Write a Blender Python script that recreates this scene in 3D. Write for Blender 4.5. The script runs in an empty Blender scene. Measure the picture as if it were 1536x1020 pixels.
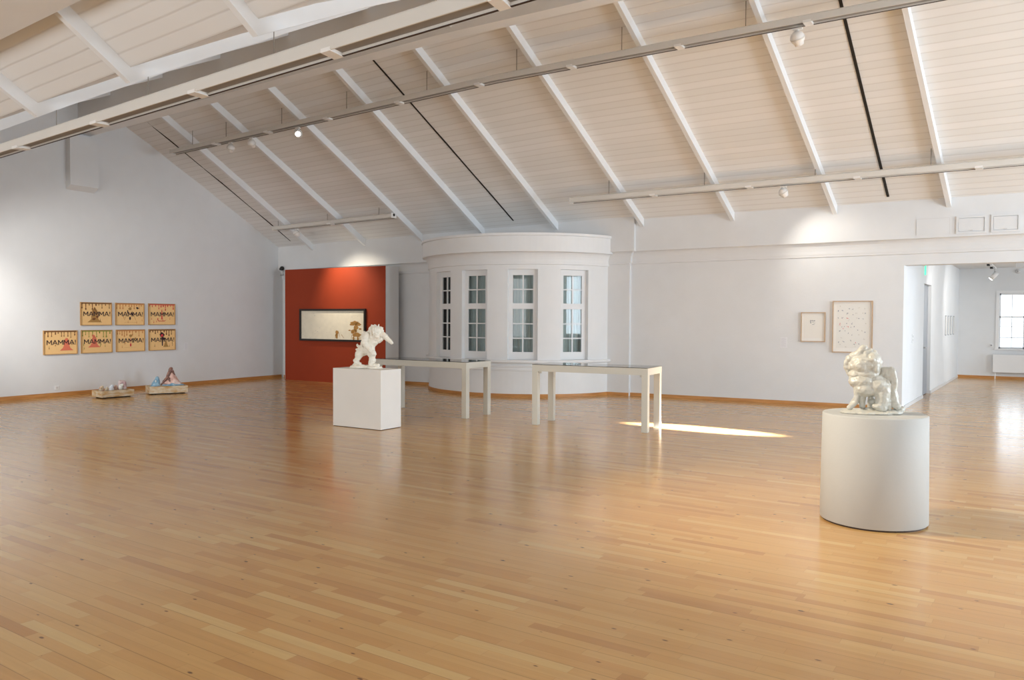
import bpy, bmesh, math, random
from mathutils import Vector, Matrix
random.seed(7)
sc = bpy.context.scene
COL = sc.collection
PI = math.pi
R = math.radians

# ------------------------------------------------------------------ helpers
def mesh_obj(name, bm, mat, parent=None, smooth=False):
    me = bpy.data.meshes.new(name)
    bmesh.ops.recalc_face_normals(bm, faces=bm.faces)
    bm.to_mesh(me); bm.free()
    if mat is not None:
        for m in (mat if isinstance(mat, (list, tuple)) else [mat]):
            me.materials.append(m)
    if smooth:
        for p in me.polygons: p.use_smooth = True
    o = bpy.data.objects.new(name, me); COL.objects.link(o)
    if parent is not None: o.parent = parent
    return o

def struct(name, bm, mat, parent=None, smooth=False):
    o = mesh_obj(name, bm, mat, parent, smooth)
    if parent is None: o['kind'] = 'structure'
    return o

def thing(name, label, cat, loc=(0, 0, 0), rotz=0.0, group=None):
    o = bpy.data.objects.new(name, None); COL.objects.link(o)
    o.empty_display_size = 0.1
    o.location = loc; o.rotation_euler = (0, 0, rotz)
    o['label'] = label; o['category'] = cat
    if group: o['group'] = group
    return o

def tag(o, label, cat, group=None):
    o['label'] = label; o['category'] = cat
    if group: o['group'] = group
    return o

def box(bm, x0, x1, y0, y1, z0, z1, f=None, bevel=0.0):
    ps = [(x0, y0, z0), (x1, y0, z0), (x1, y1, z0), (x0, y1, z0), (x0, y0, z1), (x1, y0, z1), (x1, y1, z1), (x0, y1, z1)]
    vs = [bm.verts.new(f(*p) if f else p) for p in ps]
    fs = [bm.faces.new([vs[i] for i in q]) for q in ((0, 3, 2, 1), (4, 5, 6, 7), (0, 1, 5, 4), (1, 2, 6, 5), (2, 3, 7, 6), (3, 0, 4, 7))]
    if bevel > 0:
        es = {e for fc in fs for e in fc.edges}
        bmesh.ops.bevel(bm, geom=list(es), offset=bevel, segments=2, affect='EDGES', profile=0.6)
    return vs

def BM(): return bmesh.new()

def prism(bm, prof, xs, f):
    """profile of (Y,Z) points swept through the stations xs, mapped by f"""
    rings = []
    for x in xs:
        rings.append([bm.verts.new(f(x, y, z)) for y, z in prof])
    n = len(prof)
    for a, b in zip(rings[:-1], rings[1:]):
        for i in range(n):
            bm.faces.new([a[i], a[(i + 1) % n], b[(i + 1) % n], b[i]])
    bm.faces.new(rings[0]); bm.faces.new(list(reversed(rings[-1])))

def tube(bm, pts, r, seg=10, r2=None):
    """round rod along points"""
    pts = [Vector(p) for p in pts]
    rings = []
    for i, p in enumerate(pts):
        if i == 0: d = pts[1] - pts[0]
        elif i == len(pts) - 1: d = pts[-1] - pts[-2]
        else: d = pts[i + 1] - pts[i - 1]
        d.normalize()
        up = Vector((0, 0, 1)) if abs(d.z) < 0.9 else Vector((1, 0, 0))
        a = d.cross(up).normalized(); b = d.cross(a)
        rr = r if r2 is None else r + (r2 - r) * i / (len(pts) - 1)
        rings.append([bm.verts.new(p + a * math.cos(2 * PI * k / seg) * rr + b * math.sin(2 * PI * k / seg) * rr) for k in range(seg)])
    for A, B in zip(rings[:-1], rings[1:]):
        for k in range(seg):
            bm.faces.new([A[k], A[(k + 1) % seg], B[(k + 1) % seg], B[k]])
    bm.faces.new(rings[0]); bm.faces.new(list(reversed(rings[-1])))

def lathe(bm, prof, seg=48, cx=0.0, cy=0.0, M=None):
    """profile of (r,z), closed at both ends when r == 0"""
    rings = []
    for r, z in prof:
        if r <= 1e-6:
            v = Vector((cx, cy, z)); rings.append([bm.verts.new(M @ v if M else v)])
        else:
            ring = []
            for k in range(seg):
                v = Vector((cx + r * math.cos(2 * PI * k / seg), cy + r * math.sin(2 * PI * k / seg), z))
                ring.append(bm.verts.new(M @ v if M else v))
            rings.append(ring)
    for A, B in zip(rings[:-1], rings[1:]):
        if len(A) == 1 and len(B) == 1: continue
        for k in range(seg):
            k2 = (k + 1) % seg
            if len(A) == 1: bm.faces.new([A[0], B[k], B[k2]])
            elif len(B) == 1: bm.faces.new([A[k], A[k2], B[0]])
            else: bm.faces.new([A[k], A[k2], B[k2], B[k]])

# ------------------------------------------------------------------ materials
def new_mat(name):
    m = bpy.data.materials.new(name); m.use_nodes = True
    nt = m.node_tree; b = nt.nodes['Principled BSDF']
    return m, nt, b

def plain(name, col, rough=0.6, spec=0.5, metal=0.0, var=0.04, scale=3.0, bump=0.0, bscale=60.0, emis=None, estr=0.0):
    m, nt, b = new_mat(name)
    b.inputs['Roughness'].default_value = rough
    b.inputs['Metallic'].default_value = metal
    b.inputs['Specular IOR Level'].default_value = spec
    tc = nt.nodes.new('ShaderNodeNewGeometry')
    nz = nt.nodes.new('ShaderNodeTexNoise'); nz.inputs['Scale'].default_value = scale; nz.inputs['Detail'].default_value = 4
    nt.links.new(tc.outputs['Position'], nz.inputs['Vector'])
    mx = nt.nodes.new('ShaderNodeMix'); mx.data_type = 'RGBA'
    mx.inputs[6].default_value = tuple(c * (1 - var) for c in col) + (1,)
    mx.inputs[7].default_value = tuple(min(1, c * (1 + var)) for c in col) + (1,)
    nt.links.new(nz.outputs['Fac'], mx.inputs[0]); nt.links.new(mx.outputs[2], b.inputs['Base Color'])
    if bump > 0:
        n2 = nt.nodes.new('ShaderNodeTexNoise'); n2.inputs['Scale'].default_value = bscale; n2.inputs['Detail'].default_value = 3
        nt.links.new(tc.outputs['Position'], n2.inputs['Vector'])
        bp = nt.nodes.new('ShaderNodeBump'); bp.inputs['Strength'].default_value = bump; bp.inputs['Distance'].default_value = 0.01
        nt.links.new(n2.outputs['Fac'], bp.inputs['Height']); nt.links.new(bp.outputs['Normal'], b.inputs['Normal'])
    if emis:
        b.inputs['Emission Color'].default_value = tuple(emis) + (1,); b.inputs['Emission Strength'].default_value = estr
    return m

M_wall = plain('white_wall_paint', (0.70, 0.718, 0.735), 0.75, 0.25, bump=0.12, bscale=35)
M_bay = plain('white_gloss_paint', (0.76, 0.775, 0.785), 0.45, 0.35, bump=0.04, bscale=20)
M_beam = plain('white_timber_paint', (0.78, 0.80, 0.82), 0.5, 0.4)
M_red = plain('terracotta_red_paint', (0.30, 0.040, 0.011), 0.7, 0.3, var=0.06, bump=0.08, bscale=40)
M_ped = plain('pedestal_paint', (0.80, 0.79, 0.76), 0.6, 0.3, bump=0.03)
M_drum = plain('drum_paint', (0.50, 0.505, 0.49), 0.62, 0.3, bump=0.06)
M_table = plain('table_paint', (0.58, 0.57, 0.51), 0.42, 0.4, var=0.02)
M_track = plain('track_white_enamel', (0.66, 0.64, 0.60), 0.45, 0.4)
M_slot = plain('track_slot_grey', (0.28, 0.27, 0.26), 0.5, 0.4)
M_dark = plain('dark_gap', (0.02, 0.018, 0.016), 0.6, 0.3)
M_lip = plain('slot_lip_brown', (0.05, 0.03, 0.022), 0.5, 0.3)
M_spot = plain('spot_white_enamel', (0.80, 0.79, 0.77), 0.35, 0.5)
M_wire = plain('steel_wire', (0.25, 0.23, 0.2), 0.4, 0.5, metal=0.6)
M_black = plain('black_lacquer', (0.012, 0.011, 0.01), 0.35, 0.5)
M_oak = plain('pale_oak_frame', (0.50, 0.36, 0.24), 0.5, 0.4, var=0.15, scale=20)
M_oak2 = plain('honey_wood_frame', (0.45, 0.26, 0.10), 0.5, 0.4, var=0.15, scale=20)
M_paper = plain('white_paper', (0.80, 0.79, 0.76), 0.85, 0.15)
M_kraft = plain('kraft_board_print', (0.86, 0.57, 0.26), 0.8, 0.2, var=0.06, scale=30)
M_plaster = plain('white_plaster', (0.84, 0.81, 0.72), 0.5, 0.4, var=0.05, scale=12, bump=0.25, bscale=70)
M_glaze = plain('grey_white_glaze', (0.55, 0.54, 0.48), 0.34, 0.55, var=0.13, scale=13, bump=0.22, bscale=36)
M_grey = plain('grey_door_paint', (0.30, 0.32, 0.35), 0.5, 0.4)
M_steel = plain('brushed_steel', (0.5, 0.5, 0.5), 0.3, 0.5, metal=0.9)
M_rad = plain('radiator_enamel', (0.78, 0.79, 0.80), 0.4, 0.5)
M_skirt2 = plain('grey_skirting', (0.62, 0.62, 0.62), 0.6, 0.3)
M_curtain = plain('grey_net_curtain', (0.60, 0.63, 0.62), 0.9, 0.1, var=0.08, scale=8)
M_card = plain('white_card', (0.74, 0.75, 0.78), 0.8, 0.2)
M_cardtxt = plain('grey_card_print', (0.60, 0.61, 0.65), 0.8, 0.2)
M_green = plain('green_exit_sign', (0.10, 0.7, 0.42), 0.5, 0.3, emis=(0.12, 0.9, 0.5), estr=0.9)
M_lamp = plain('lit_lamp_lens', (1, 1, 1), 0.4, 0.2, emis=(1.0, 0.93, 0.82), estr=9.0)
M_lens = plain('unlit_lamp_lens', (0.5, 0.5, 0.5), 0.2, 0.6)
M_ink = plain('dark_ink', (0.045, 0.028, 0.035), 0.7, 0.2)
M_brownfig = plain('brown_wash', (0.40, 0.22, 0.07), 0.8, 0.2, var=0.3, scale=25)

def stroke_mat(name, col): return plain(name, col, 0.75, 0.2)
M_pink = stroke_mat('pink_print', (0.72, 0.20, 0.12))
M_redp = stroke_mat('red_print', (0.62, 0.06, 0.07))
M_green2 = stroke_mat('olive_green_print', (0.28, 0.30, 0.06))
M_brown = stroke_mat('brown_print', (0.20, 0.085, 0.04))
M_tan = stroke_mat('tan_print', (0.42, 0.24, 0.08))
M_orange = stroke_mat('orange_print', (0.60, 0.25, 0.09))
M_markb = stroke_mat('blue_grey_ink', (0.28, 0.30, 0.36))
M_markl = stroke_mat('light_grey_ink', (0.58, 0.57, 0.53))

def glass_mat(name, tint=(0.9, 0.95, 0.96), gloss=0.0):
    m = bpy.data.materials.new(name); m.use_nodes = True; nt = m.node_tree
    for n in list(nt.nodes): nt.nodes.remove(n)
    out = nt.nodes.new('ShaderNodeOutputMaterial')
    mix = nt.nodes.new('ShaderNodeMixShader'); tr = nt.nodes.new('ShaderNodeBsdfTransparent'); gl = nt.nodes.new('ShaderNodeBsdfGlossy')
    fr = nt.nodes.new('ShaderNodeFresnel'); fr.inputs['IOR'].default_value = 1.33
    ad = nt.nodes.new('ShaderNodeMath'); ad.operation = 'ADD'; ad.inputs[1].default_value = gloss; ad.use_clamp = True
    tr.inputs['Color'].default_value = tuple(tint) + (1,); gl.inputs['Roughness'].default_value = 0.02
    nt.links.new(fr.outputs[0], ad.inputs[0]); nt.links.new(ad.outputs[0], mix.inputs[0])
    nt.links.new(tr.outputs[0], mix.inputs[1]); nt.links.new(gl.outputs[0], mix.inputs[2]); nt.links.new(mix.outputs[0], out.inputs['Surface'])
    return m
M_glass = glass_mat('window_glass', (0.86, 0.9, 0.9), 0.0)
M_glasstop = glass_mat('table_glass', (0.86, 0.9, 0.88), 0.12)
M_clear = glass_mat('clear_window_glass', (0.98, 0.99, 1.0))

def floor_mat():
    m, nt, b = new_mat('maple_strip_floor')
    N = nt.nodes; L = nt.links
    geo = N.new('ShaderNodeNewGeometry')
    sx = N.new('ShaderNodeSeparateXYZ'); L.new(geo.outputs['Position'], sx.inputs[0])
    def math_(op, a, bb=None, c=None):
        n = N.new('ShaderNodeMath'); n.operation = op
        for i, v in enumerate((a, bb, c)):
            if v is None: continue
            if isinstance(v, (int, float)): n.inputs[i].default_value = v
            else: L.new(v, n.inputs[i])
        return n.outputs[0]
    W = 0.066
    row = math_('FLOOR', math_('DIVIDE', sx.outputs['Y'], W))
    wn = N.new('ShaderNodeTexWhiteNoise'); wn.noise_dimensions = '1D'; L.new(row, wn.inputs['W'])
    xo = math_('ADD', math_('DIVIDE', sx.outputs['X'], 0.62), math_('MULTIPLY', wn.outputs['Value'], 13.7))
    colx = math_('FLOOR', xo)
    cb = N.new('ShaderNodeCombineXYZ'); L.new(colx, cb.inputs[0]); L.new(row, cb.inputs[1])
    w2 = N.new('ShaderNodeTexWhiteNoise'); w2.noise_dimensions = '2D'; L.new(cb.outputs[0], w2.inputs['Vector'])
    cr = N.new('ShaderNodeValToRGB')
    e = cr.color_ramp.elements
    e[0].position = 0.0; e[0].color = (0.46, 0.232, 0.080, 1)
    e[1].position = 1.0; e[1].color = (0.62, 0.41, 0.170, 1)
    for pos, c in ((0.12, (0.53, 0.288, 0.100, 1)), (0.5, (0.565, 0.325, 0.116, 1)), (0.88, (0.585, 0.35, 0.130, 1))):
        el = e.new(pos); el.color = c
    L.new(w2.outputs['Value'], cr.inputs[0])
    # grain
    mp = N.new('ShaderNodeMapping'); mp.inputs['Scale'].default_value = (1.6, 34, 1)
    L.new(geo.outputs['Position'], mp.inputs[0])
    gn = N.new('ShaderNodeTexNoise'); gn.inputs['Scale'].default_value = 1.0; gn.inputs['Detail'].default_value = 5; gn.inputs['Distortion'].default_value = 0.4
    L.new(mp.outputs[0], gn.inputs['Vector'])
    gf = math_('MULTIPLY_ADD', gn.outputs['Fac'], 0.24, 0.88)
    mg = N.new('ShaderNodeMix'); mg.data_type = 'RGBA'; mg.blend_type = 'MULTIPLY'; mg.inputs[0].default_value = 1.0
    L.new(cr.outputs[0], mg.inputs[6]); L.new(gf, mg.inputs[7])
    # joints: thin darker lines between strips, a stronger one each third strip
    fy = math_('FRACT', math_('DIVIDE', sx.outputs['Y'], W))
    ly = math_('LESS_THAN', math_('MINIMUM', fy, math_('SUBTRACT', 1.0, fy)), 0.022)
    fy3 = math_('FRACT', math_('DIVIDE', sx.outputs['Y'], W * 3))
    ly3 = math_('LESS_THAN', math_('MINIMUM', fy3, math_('SUBTRACT', 1.0, fy3)), 0.012)
    fx = math_('FRACT', xo); lx = math_('LESS_THAN', math_('MINIMUM', fx, math_('SUBTRACT', 1.0, fx)), 0.0022)
    ln = math_('MULTIPLY', math_('MAXIMUM', math_('MULTIPLY', math_('MAXIMUM', ly, lx), 0.45), ly3), 0.42)
    mj = N.new('ShaderNodeMix'); mj.data_type = 'RGBA'; L.new(ln, mj.inputs[0]); L.new(mg.outputs[2], mj.inputs[6]); mj.inputs[7].default_value = (0.13, 0.055, 0.02, 1)
    # knots
    mk = N.new('ShaderNodeMapping'); mk.inputs['Scale'].default_value = (1.5, 3.4, 1); L.new(geo.outputs['Position'], mk.inputs[0])
    vo = N.new('ShaderNodeTexVoronoi'); vo.voronoi_dimensions = '2D'; vo.inputs['Scale'].default_value = 1.6; vo.inputs['Randomness'].default_value = 1.0; L.new(mk.outputs[0], vo.inputs['Vector'])
    kr = math_('MULTIPLY', N.new('ShaderNodeSeparateColor').outputs[0], 1.0)
    spc = kr.node.inputs[0].links[0].from_node; L.new(vo.outputs['Color'], spc.inputs[0])
    rad = math_('MULTIPLY_ADD', spc.outputs[1], 0.062, -0.016)
    kf = N.new('ShaderNodeMapRange'); L.new(math_('SUBTRACT', vo.outputs['Distance'], rad), kf.inputs[0])
    kf.inputs[1].default_value = -0.014; kf.inputs[2].default_value = 0.010; kf.inputs[3].default_value = 0.85; kf.inputs[4].default_value = 0.0
    mkx = N.new('ShaderNodeMix'); mkx.data_type = 'RGBA'; L.new(kf.outputs[0], mkx.inputs[0]); L.new(mj.outputs[2], mkx.inputs[6]); mkx.inputs[7].default_value = (0.10, 0.04, 0.02, 1)
    L.new(mkx.outputs[2], b.inputs['Base Color'])
    # gloss: lacquer
    rn = N.new('ShaderNodeTexNoise'); rn.inputs['Scale'].default_value = 1.3; rn.inputs['Detail'].default_value = 3; L.new(geo.outputs['Position'], rn.inputs['Vector'])
    L.new(math_('ADD', math_('MULTIPLY_ADD', rn.outputs['Fac'], 0.06, 0.135), math_('MULTIPLY', w2.outputs['Value'], 0.03)), b.inputs['Roughness'])
    b.inputs['Specular IOR Level'].default_value = 0.75
    bp = N.new('ShaderNodeBump'); bp.inputs['Strength'].default_value = 0.07; bp.inputs['Distance'].default_value = 0.002
    hh = math_('ADD', math_('MULTIPLY', w2.outputs['Value'], 0.12), math_('SUBTRACT', gn.outputs['Fac'], ln))
    L.new(hh, bp.inputs['Height']); L.new(bp.outputs['Normal'], b.inputs['Normal'])
    return m
M_floor = floor_mat()

def board_mat(name, slopeY):
    """painted tongue-and-groove boarding, grooves running with the hall"""
    m, nt, b = new_mat(name); N = nt.nodes; L = nt.links
    geo = N.new('ShaderNodeNewGeometry'); sx = N.new('ShaderNodeSeparateXYZ'); L.new(geo.outputs['Position'], sx.inputs[0])
    def math_(op, a, bb=None):
        n = N.new('ShaderNodeMath'); n.operation = op
        for i, v in enumerate((a, bb)):
            if v is None: continue
            if isinstance(v, (int, float)): n.inputs[i].default_value = v
            else: L.new(v, n.inputs[i])
        return n.outputs[0]
    yy = math_('SUBTRACT', sx.outputs['Y'], math_('MULTIPLY', sx.outputs['X'], 0.09))
    fr = math_('FRACT', math_('DIVIDE', yy, 0.118))
    row = math_('FLOOR', math_('DIVIDE', yy, 0.118))
    wn = N.new('ShaderNodeTexWhiteNoise'); wn.noise_dimensions = '1D'; L.new(row, wn.inputs['W'])
    mr = N.new('ShaderNodeMapRange'); L.new(math_('ABSOLUTE', math_('SUBTRACT', fr, 0.5)), mr.inputs[0])
    mr.inputs[1].default_value = 0.40; mr.inputs[2].default_value = 0.5; mr.inputs[3].default_value = 0.0; mr.inputs[4].default_value = 1.0
    g = mr.outputs[0]
    base = N.new('ShaderNodeMix'); base.data_type = 'RGBA'; L.new(wn.outputs['Value'], base.inputs[0])
    base.inputs[6].default_value = (0.75, 0.755, 0.75, 1); base.inputs[7].default_value = (0.80, 0.80, 0.80, 1)
    mx = N.new('ShaderNodeMix'); mx.data_type = 'RGBA'; L.new(math_('MULTIPLY', g, 0.27), mx.inputs[0])
    L.new(base.outputs[2], mx.inputs[6]); mx.inputs[7].default_value = (0.33, 0.29, 0.25, 1)
    L.new(mx.outputs[2], b.inputs['Base Color']); b.inputs['Roughness'].default_value = 0.6; b.inputs['Specular IOR Level'].default_value = 0.3
    bp = N.new('ShaderNodeBump'); bp.inputs['Strength'].default_value = 0.3; bp.inputs['Distance'].default_value = 0.006; bp.invert = True
    L.new(g, bp.inputs['Height']); L.new(bp.outputs['Normal'], b.inputs['Normal'])
    return m
M_board = board_mat('painted_ceiling_boards', 0)

def wood_mat(name, c1, c2, rough=0.45, sc_=(3, 3, 30)):
    m, nt, b = new_mat(name); N = nt.nodes; L = nt.links
    geo = N.new('ShaderNodeNewGeometry'); mp = N.new('ShaderNodeMapping'); mp.inputs['Scale'].default_value = sc_; L.new(geo.outputs['Position'], mp.inputs[0])
    nz = N.new('ShaderNodeTexNoise'); nz.inputs['Scale'].default_value = 1.0; nz.inputs['Detail'].default_value = 6; L.new(mp.outputs[0], nz.inputs['Vector'])
    cr = N.new('ShaderNodeValToRGB'); cr.color_ramp.elements[0].position = 0.35; cr.color_ramp.elements[0].color = c1 + (1,)
    cr.color_ramp.elements[1].position = 0.65; cr.color_ramp.elements[1].color = c2 + (1,)
    L.new(nz.outputs['Fac'], cr.inputs[0]); L.new(cr.outputs[0], b.inputs['Base Color']); b.inputs['Roughness'].default_value = rough
    return m
M_skirt = wood_mat('oak_skirting', (0.42, 0.18, 0.045), (0.56, 0.27, 0.08))
M_crate = wood_mat('limed_crate_wood', (0.66, 0.60, 0.48), (0.50, 0.30, 0.11), 0.7, (7, 7, 20))

def patch_mat(name, cols, scale=22, rough=0.3):
    m, nt, b = new_mat(name); N = nt.nodes; L = nt.links
    tc = N.new('ShaderNodeTexCoord'); nz = N.new('ShaderNodeTexNoise'); nz.inputs['Scale'].default_value = scale; nz.inputs['Detail'].default_value = 3
    L.new(tc.outputs['Object'], nz.inputs['Vector'])
    cr = N.new('ShaderNodeValToRGB'); cr.color_ramp.interpolation = 'LINEAR'
    e = cr.color_ramp.elements
    n = len(cols)
    e[0].position = 0.3; e[0].color = cols[0] + (1,); e[1].position = 0.7; e[1].color = cols[-1] + (1,)
    for i in range(1, n - 1):
        el = e.new(0.3 + 0.4 * i / (n - 1)); el.color = cols[i] + (1,)
    L.new(nz.outputs['Fac'], cr.inputs[0]); L.new(cr.outputs[0], b.inputs['Base Color']); b.inputs['Roughness'].default_value = rough
    return m

# ------------------------------------------------------------------ hall coordinates
# hall geometry is warped to imitate lens barrel distortion: cross lines drift with x, and its upper parts rise towards the right-hand side
def W(x, Y, Z):
    c = max(0.0, min(1.0, (6.3 - Y) / 1.9))
    k = (0.0020 + 0.0045 * c) if x < -7.3 else (0.0008 + 0.0055 * c)
    return (x, Y + 0.09 * (x + 7.3), Z * (1 + k * Z * (x + 7.3)))
XL0, XL1 = -17.2, 7.6           # the hall's ends (the left wall's face lies inside XL0)
def lw_x(y): return -14.69 - 0.101 * y      # x of the left wall's face at depth y
XS = [XL0, -14, -12, -10, -8.6, -7.3, -6, -4.5, -3, -1.5, 0, 1.8, 4.5, XL1]
def xs_between(a, b): return [a] + [x for x in XS if a + 0.05 < x < b - 0.05] + [b]
VALLEY_Y, RIDGE_Y, BACK_Y = 4.3, 9.0, 14.2
def ceil_far(Y): return 3.40 + 0.585 * (BACK_Y - Y)
RIDGE_Z = ceil_far(RIDGE_Y)
VALLEY_Z = 3.88
def ceil_near(Y): return VALLEY_Z + (RIDGE_Z - VALLEY_Z) * (Y - VALLEY_Y) / (RIDGE_Y - VALLEY_Y)
def ceil_two(Y): return VALLEY_Z + 0.76 * (VALLEY_Y - Y)

# ------------------------------------------------------------------ shell
bm = BM(); box(bm, -18, 8.2, -7, 25.2, -0.2, 0.0); struct('floor', bm, M_floor)

bm = BM()   # left wall: one slab whose face leans slightly with depth
prof = [(-7, 0), (25, 0)]
v = [bm.verts.new(p) for p in [(lw_x(-7), -7, 0), (lw_x(15.5), 15.5, 0), (-17.9, 15.5, 0), (-17.9, -7, 0), (lw_x(-7), -7, 7.2), (lw_x(15.5), 15.5, 7.2), (-17.9, 15.5, 7.2), (-17.9, -7, 7.2)]]
for q in ((0, 1, 2, 3), (4, 7, 6, 5), (0, 4, 5, 1), (1, 5, 6, 2), (2, 6, 7, 3), (3, 7, 4, 0)): bm.faces.new([v[i] for i in q])
struct('wall_left', bm, M_wall)

def wall_profile(off, z0=0.0, thick=0.30):
    Y = BACK_Y + off
    p = [(Y + thick, z0), (Y, z0)]
    if z0 < 2.5: p += [(Y, 2.585), (Y - 0.022, 2.592), (Y - 0.022, 2.612)]
    p += [(Y - 0.030, 2.640)]
    for i in range(1, 7):
        a = PI / 2 * i / 6
        p.append((Y - 0.030 - 0.105 * (1 - math.cos(a)), 2.640 + 0.185 * math.sin(a)))
    p += [(Y - 0.150, 2.826), (Y - 0.150, 3.62), (Y + thick, 3.62)]
    return p
STEP_X = -6.85
OPEN_X = -2.05
bm = BM(); prism(bm, wall_profile(0.0), xs_between(XL0, STEP_X), W)
# mitred return of the cove where the deeper stretch of wall ends
prof = wall_profile(0.0)
for (y0, z0), (y1, z1) in zip(prof[4:-2], prof[5:-1]):
    o0, o1 = BACK_Y - y0, BACK_Y - y1
    if z1 - z0 < 1e-6: continue
    vs = [bm.verts.new(W(STEP_X, y0, z0)), bm.verts.new(W(STEP_X + o0, y0, z0)), bm.verts.new(W(STEP_X + o1, y1, z1)), bm.verts.new(W(STEP_X, y1, z1))]
    bm.faces.new(vs)
    vs = [bm.verts.new(W(STEP_X + o0, y0, z0)), bm.verts.new(W(STEP_X + o0, BACK_Y + 0.1, z0)), bm.verts.new(W(STEP_X + o1, BACK_Y + 0.1, z1)), bm.verts.new(W(STEP_X + o1, y1, z1))]
    bm.faces.new(vs)
struct('wall_back', bm, M_wall)
bm = BM(); prism(bm, wall_profile(0.08), xs_between(STEP_X - 0.01, OPEN_X), W); struct('wall_back', bm, M_wall)
bm = BM(); prism(bm, wall_profile(0.08, 2.412), xs_between(OPEN_X, XL1), W); struct('wall_lintel', bm, M_wall)
bm = BM(); prism(bm, [(14.28, 0), (14.28, 2.42), (14.58, 2.42), (14.58, 0)], [1.3, XL1], W); struct('wall_back', bm, M_wall)

# far slope, ridge to back wall
def slope(bm, fz, Ya, Yb, th=0.16, n=4, x0=XL0, x1=XL1):
    ys = [Ya + (Yb - Ya) * i / n for i in range(n + 1)]
    xs = xs_between(x0, x1)
    lo = [[bm.verts.new(W(x, y, fz(y))) for y in ys] for x in xs]
    hi = [[bm.verts.new(Vector(W(x, y, fz(y))) + Vector((0, 0, th))) for y in ys] for x in xs]
    for g in (lo, hi):
        for i in range(len(xs) - 1):
            for j in range(n):
                bm.faces.new([g[i][j], g[i][j + 1], g[i + 1][j + 1], g[i + 1][j]])
    for i in range(len(xs) - 1):
        for j in (0, n): bm.faces.new([lo[i][j], lo[i + 1][j], hi[i + 1][j], hi[i][j]])
    for j in range(n):
        for i in (0, len(xs) - 1): bm.faces.new([lo[i][j], lo[i][j + 1], hi[i][j + 1], hi[i][j]])
bm = BM(); slope(bm, ceil_far, RIDGE_Y, BACK_Y + 0.3); struct('ceiling', bm, M_board)
bm = BM(); slope(bm, ceil_near, VALLEY_Y, RIDGE_Y, n=8); struct('ceiling', bm, M_board)
bm = BM(); slope(bm, ceil_two, 1.9, VALLEY_Y, n=4); struct('ceiling', bm, M_board)
bm = BM()
zt = W(-7.3, 1.9, ceil_two(1.9))[2]
box(bm, -18, 8.2, -7, 3.2, 6.15, 6.3); struct('ceiling', bm, M_wall)

# right wall with window openings, rear wall with window openings (outside the photograph, they bring the daylight in; the rear ones are added as fill)
def wall_with_holes(bm, a0, a1, z0, z1, holes, put):
    cuts = sorted({a0, a1, *[h[0] for h in holes], *[h[1] for h in holes]})
    for u0, u1 in zip(cuts[:-1], cuts[1:]):
        h = [hh for hh in holes if hh[0] <= u0 + 1e-6 and hh[1] >= u1 - 1e-6]
        if not h: put(u0, u1, z0, z1)
        else:
            put(u0, u1, z0, h[0][2]); put(u0, u1, h[0][3], z1)
RW = 7.5
R_HOLES = [(6.6, 9.4, 0.7, 3.4), (11.6, 13.8, 0.7, 3.4), (9.9, 11.1, 2.5, 3.9), (16.5, 18.5, 0.8, 2.4), (20.5, 22.5, 0.8, 2.4)]
bm = BM(); wall_with_holes(bm, -7, 25.2, 0, 9.0, R_HOLES, lambda a, b_, c, d: box(bm, RW, RW + 0.35, a, b_, c, d)); struct('wall_right', bm, M_wall)
B_HOLES = [(-15, -12.4, 0.7, 3.3), (-11, -8.4, 0.7, 3.3), (-7, -4.4, 0.7, 3.3), (-3, -0.4, 0.7, 3.3), (0.6, 2.6, 0.7, 3.3)]
bm = BM(); wall_with_holes(bm, -18, 8.2, 0, 7.0, B_HOLES, lambda a, b_, c, d: box(bm, a, b_, -6.35, -6.0, c, d)); struct('wall_rear', bm, M_wall)

# ------------------------------------------------------------------ ridge beam, purlin, rafters
bm = BM(); prism(bm, [(8.80, 5.50), (9.04, 5.50), (9.04, RIDGE_Z + 0.05), (8.80, RIDGE_Z + 0.05)], xs_between(XL0, XL1), W); struct('ridge_beam', bm, M_beam)
bm = BM(); prism(bm, [(3.12, ceil_two(3.55) - 0.30), (3.58, ceil_two(3.55) - 0.30), (3.58, ceil_two(3.55) + 0.25), (3.12, ceil_two(3.2) + 0.3)], xs_between(XL0, XL1), W); struct('purlin_beam', bm, M_beam)
# corbel under the ridge beam on the left wall
bm = BM()
p = 0.165
for (ya, yb, za, zb) in ((7.81, 8.37, 3.885, 4.93),):
    vs = []
    for z in (za, zb):
        for (yy, off) in ((ya, -0.05), (yb, -0.05), (yb, p), (ya, p)):
            zz = z + (0.105 if (off > 0 and z == za) else 0.0)
            vs.append(bm.verts.new((lw_x(yy) + off, yy, zz)))
    for q in ((0, 1, 2, 3), (4, 7, 6, 5), (0, 4, 5, 1), (1, 5, 6, 2), (2, 6, 7, 3), (3, 7, 4, 0)): bm.faces.new([vs[i] for i in q])
struct('corbel', bm, M_wall)

TOPX = [-14.36, -13.02, -11.58, -10.05, -8.44, -6.77, -5.07, -3.37, -1.66, 0.05, 1.8]
BOTX = [-14.92, -13.30, -11.69, -10.08, -8.35, -6.57, -4.85, -3.11, -1.40, 0.30, 2.0]
RW2 = 0.034
def rafter(pairs, depth, name='rafter'):
    """pairs: [(x, Y, Zceil)] stations along the underside of the ceiling"""
    bm = BM(); rings = []
    for x, Y, Z, dp in pairs:
        ring = []
        for dx, dz in ((-RW2, 0.03), (RW2, 0.03), (RW2, -dp), (-RW2, -dp)):
            q = Vector(W(x, Y, Z)); ring.append(bm.verts.new(q + Vector((dx, 0, dz))))
        rings.append(ring)
    for A, B in zip(rings[:-1], rings[1:]):
        for i in range(4): bm.faces.new([A[i], A[(i + 1) % 4], B[(i + 1) % 4], B[i]])
    bm.faces.new(rings[0]); bm.faces.new(list(reversed(rings[-1])))
    return struct(name, bm, M_beam)
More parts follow.
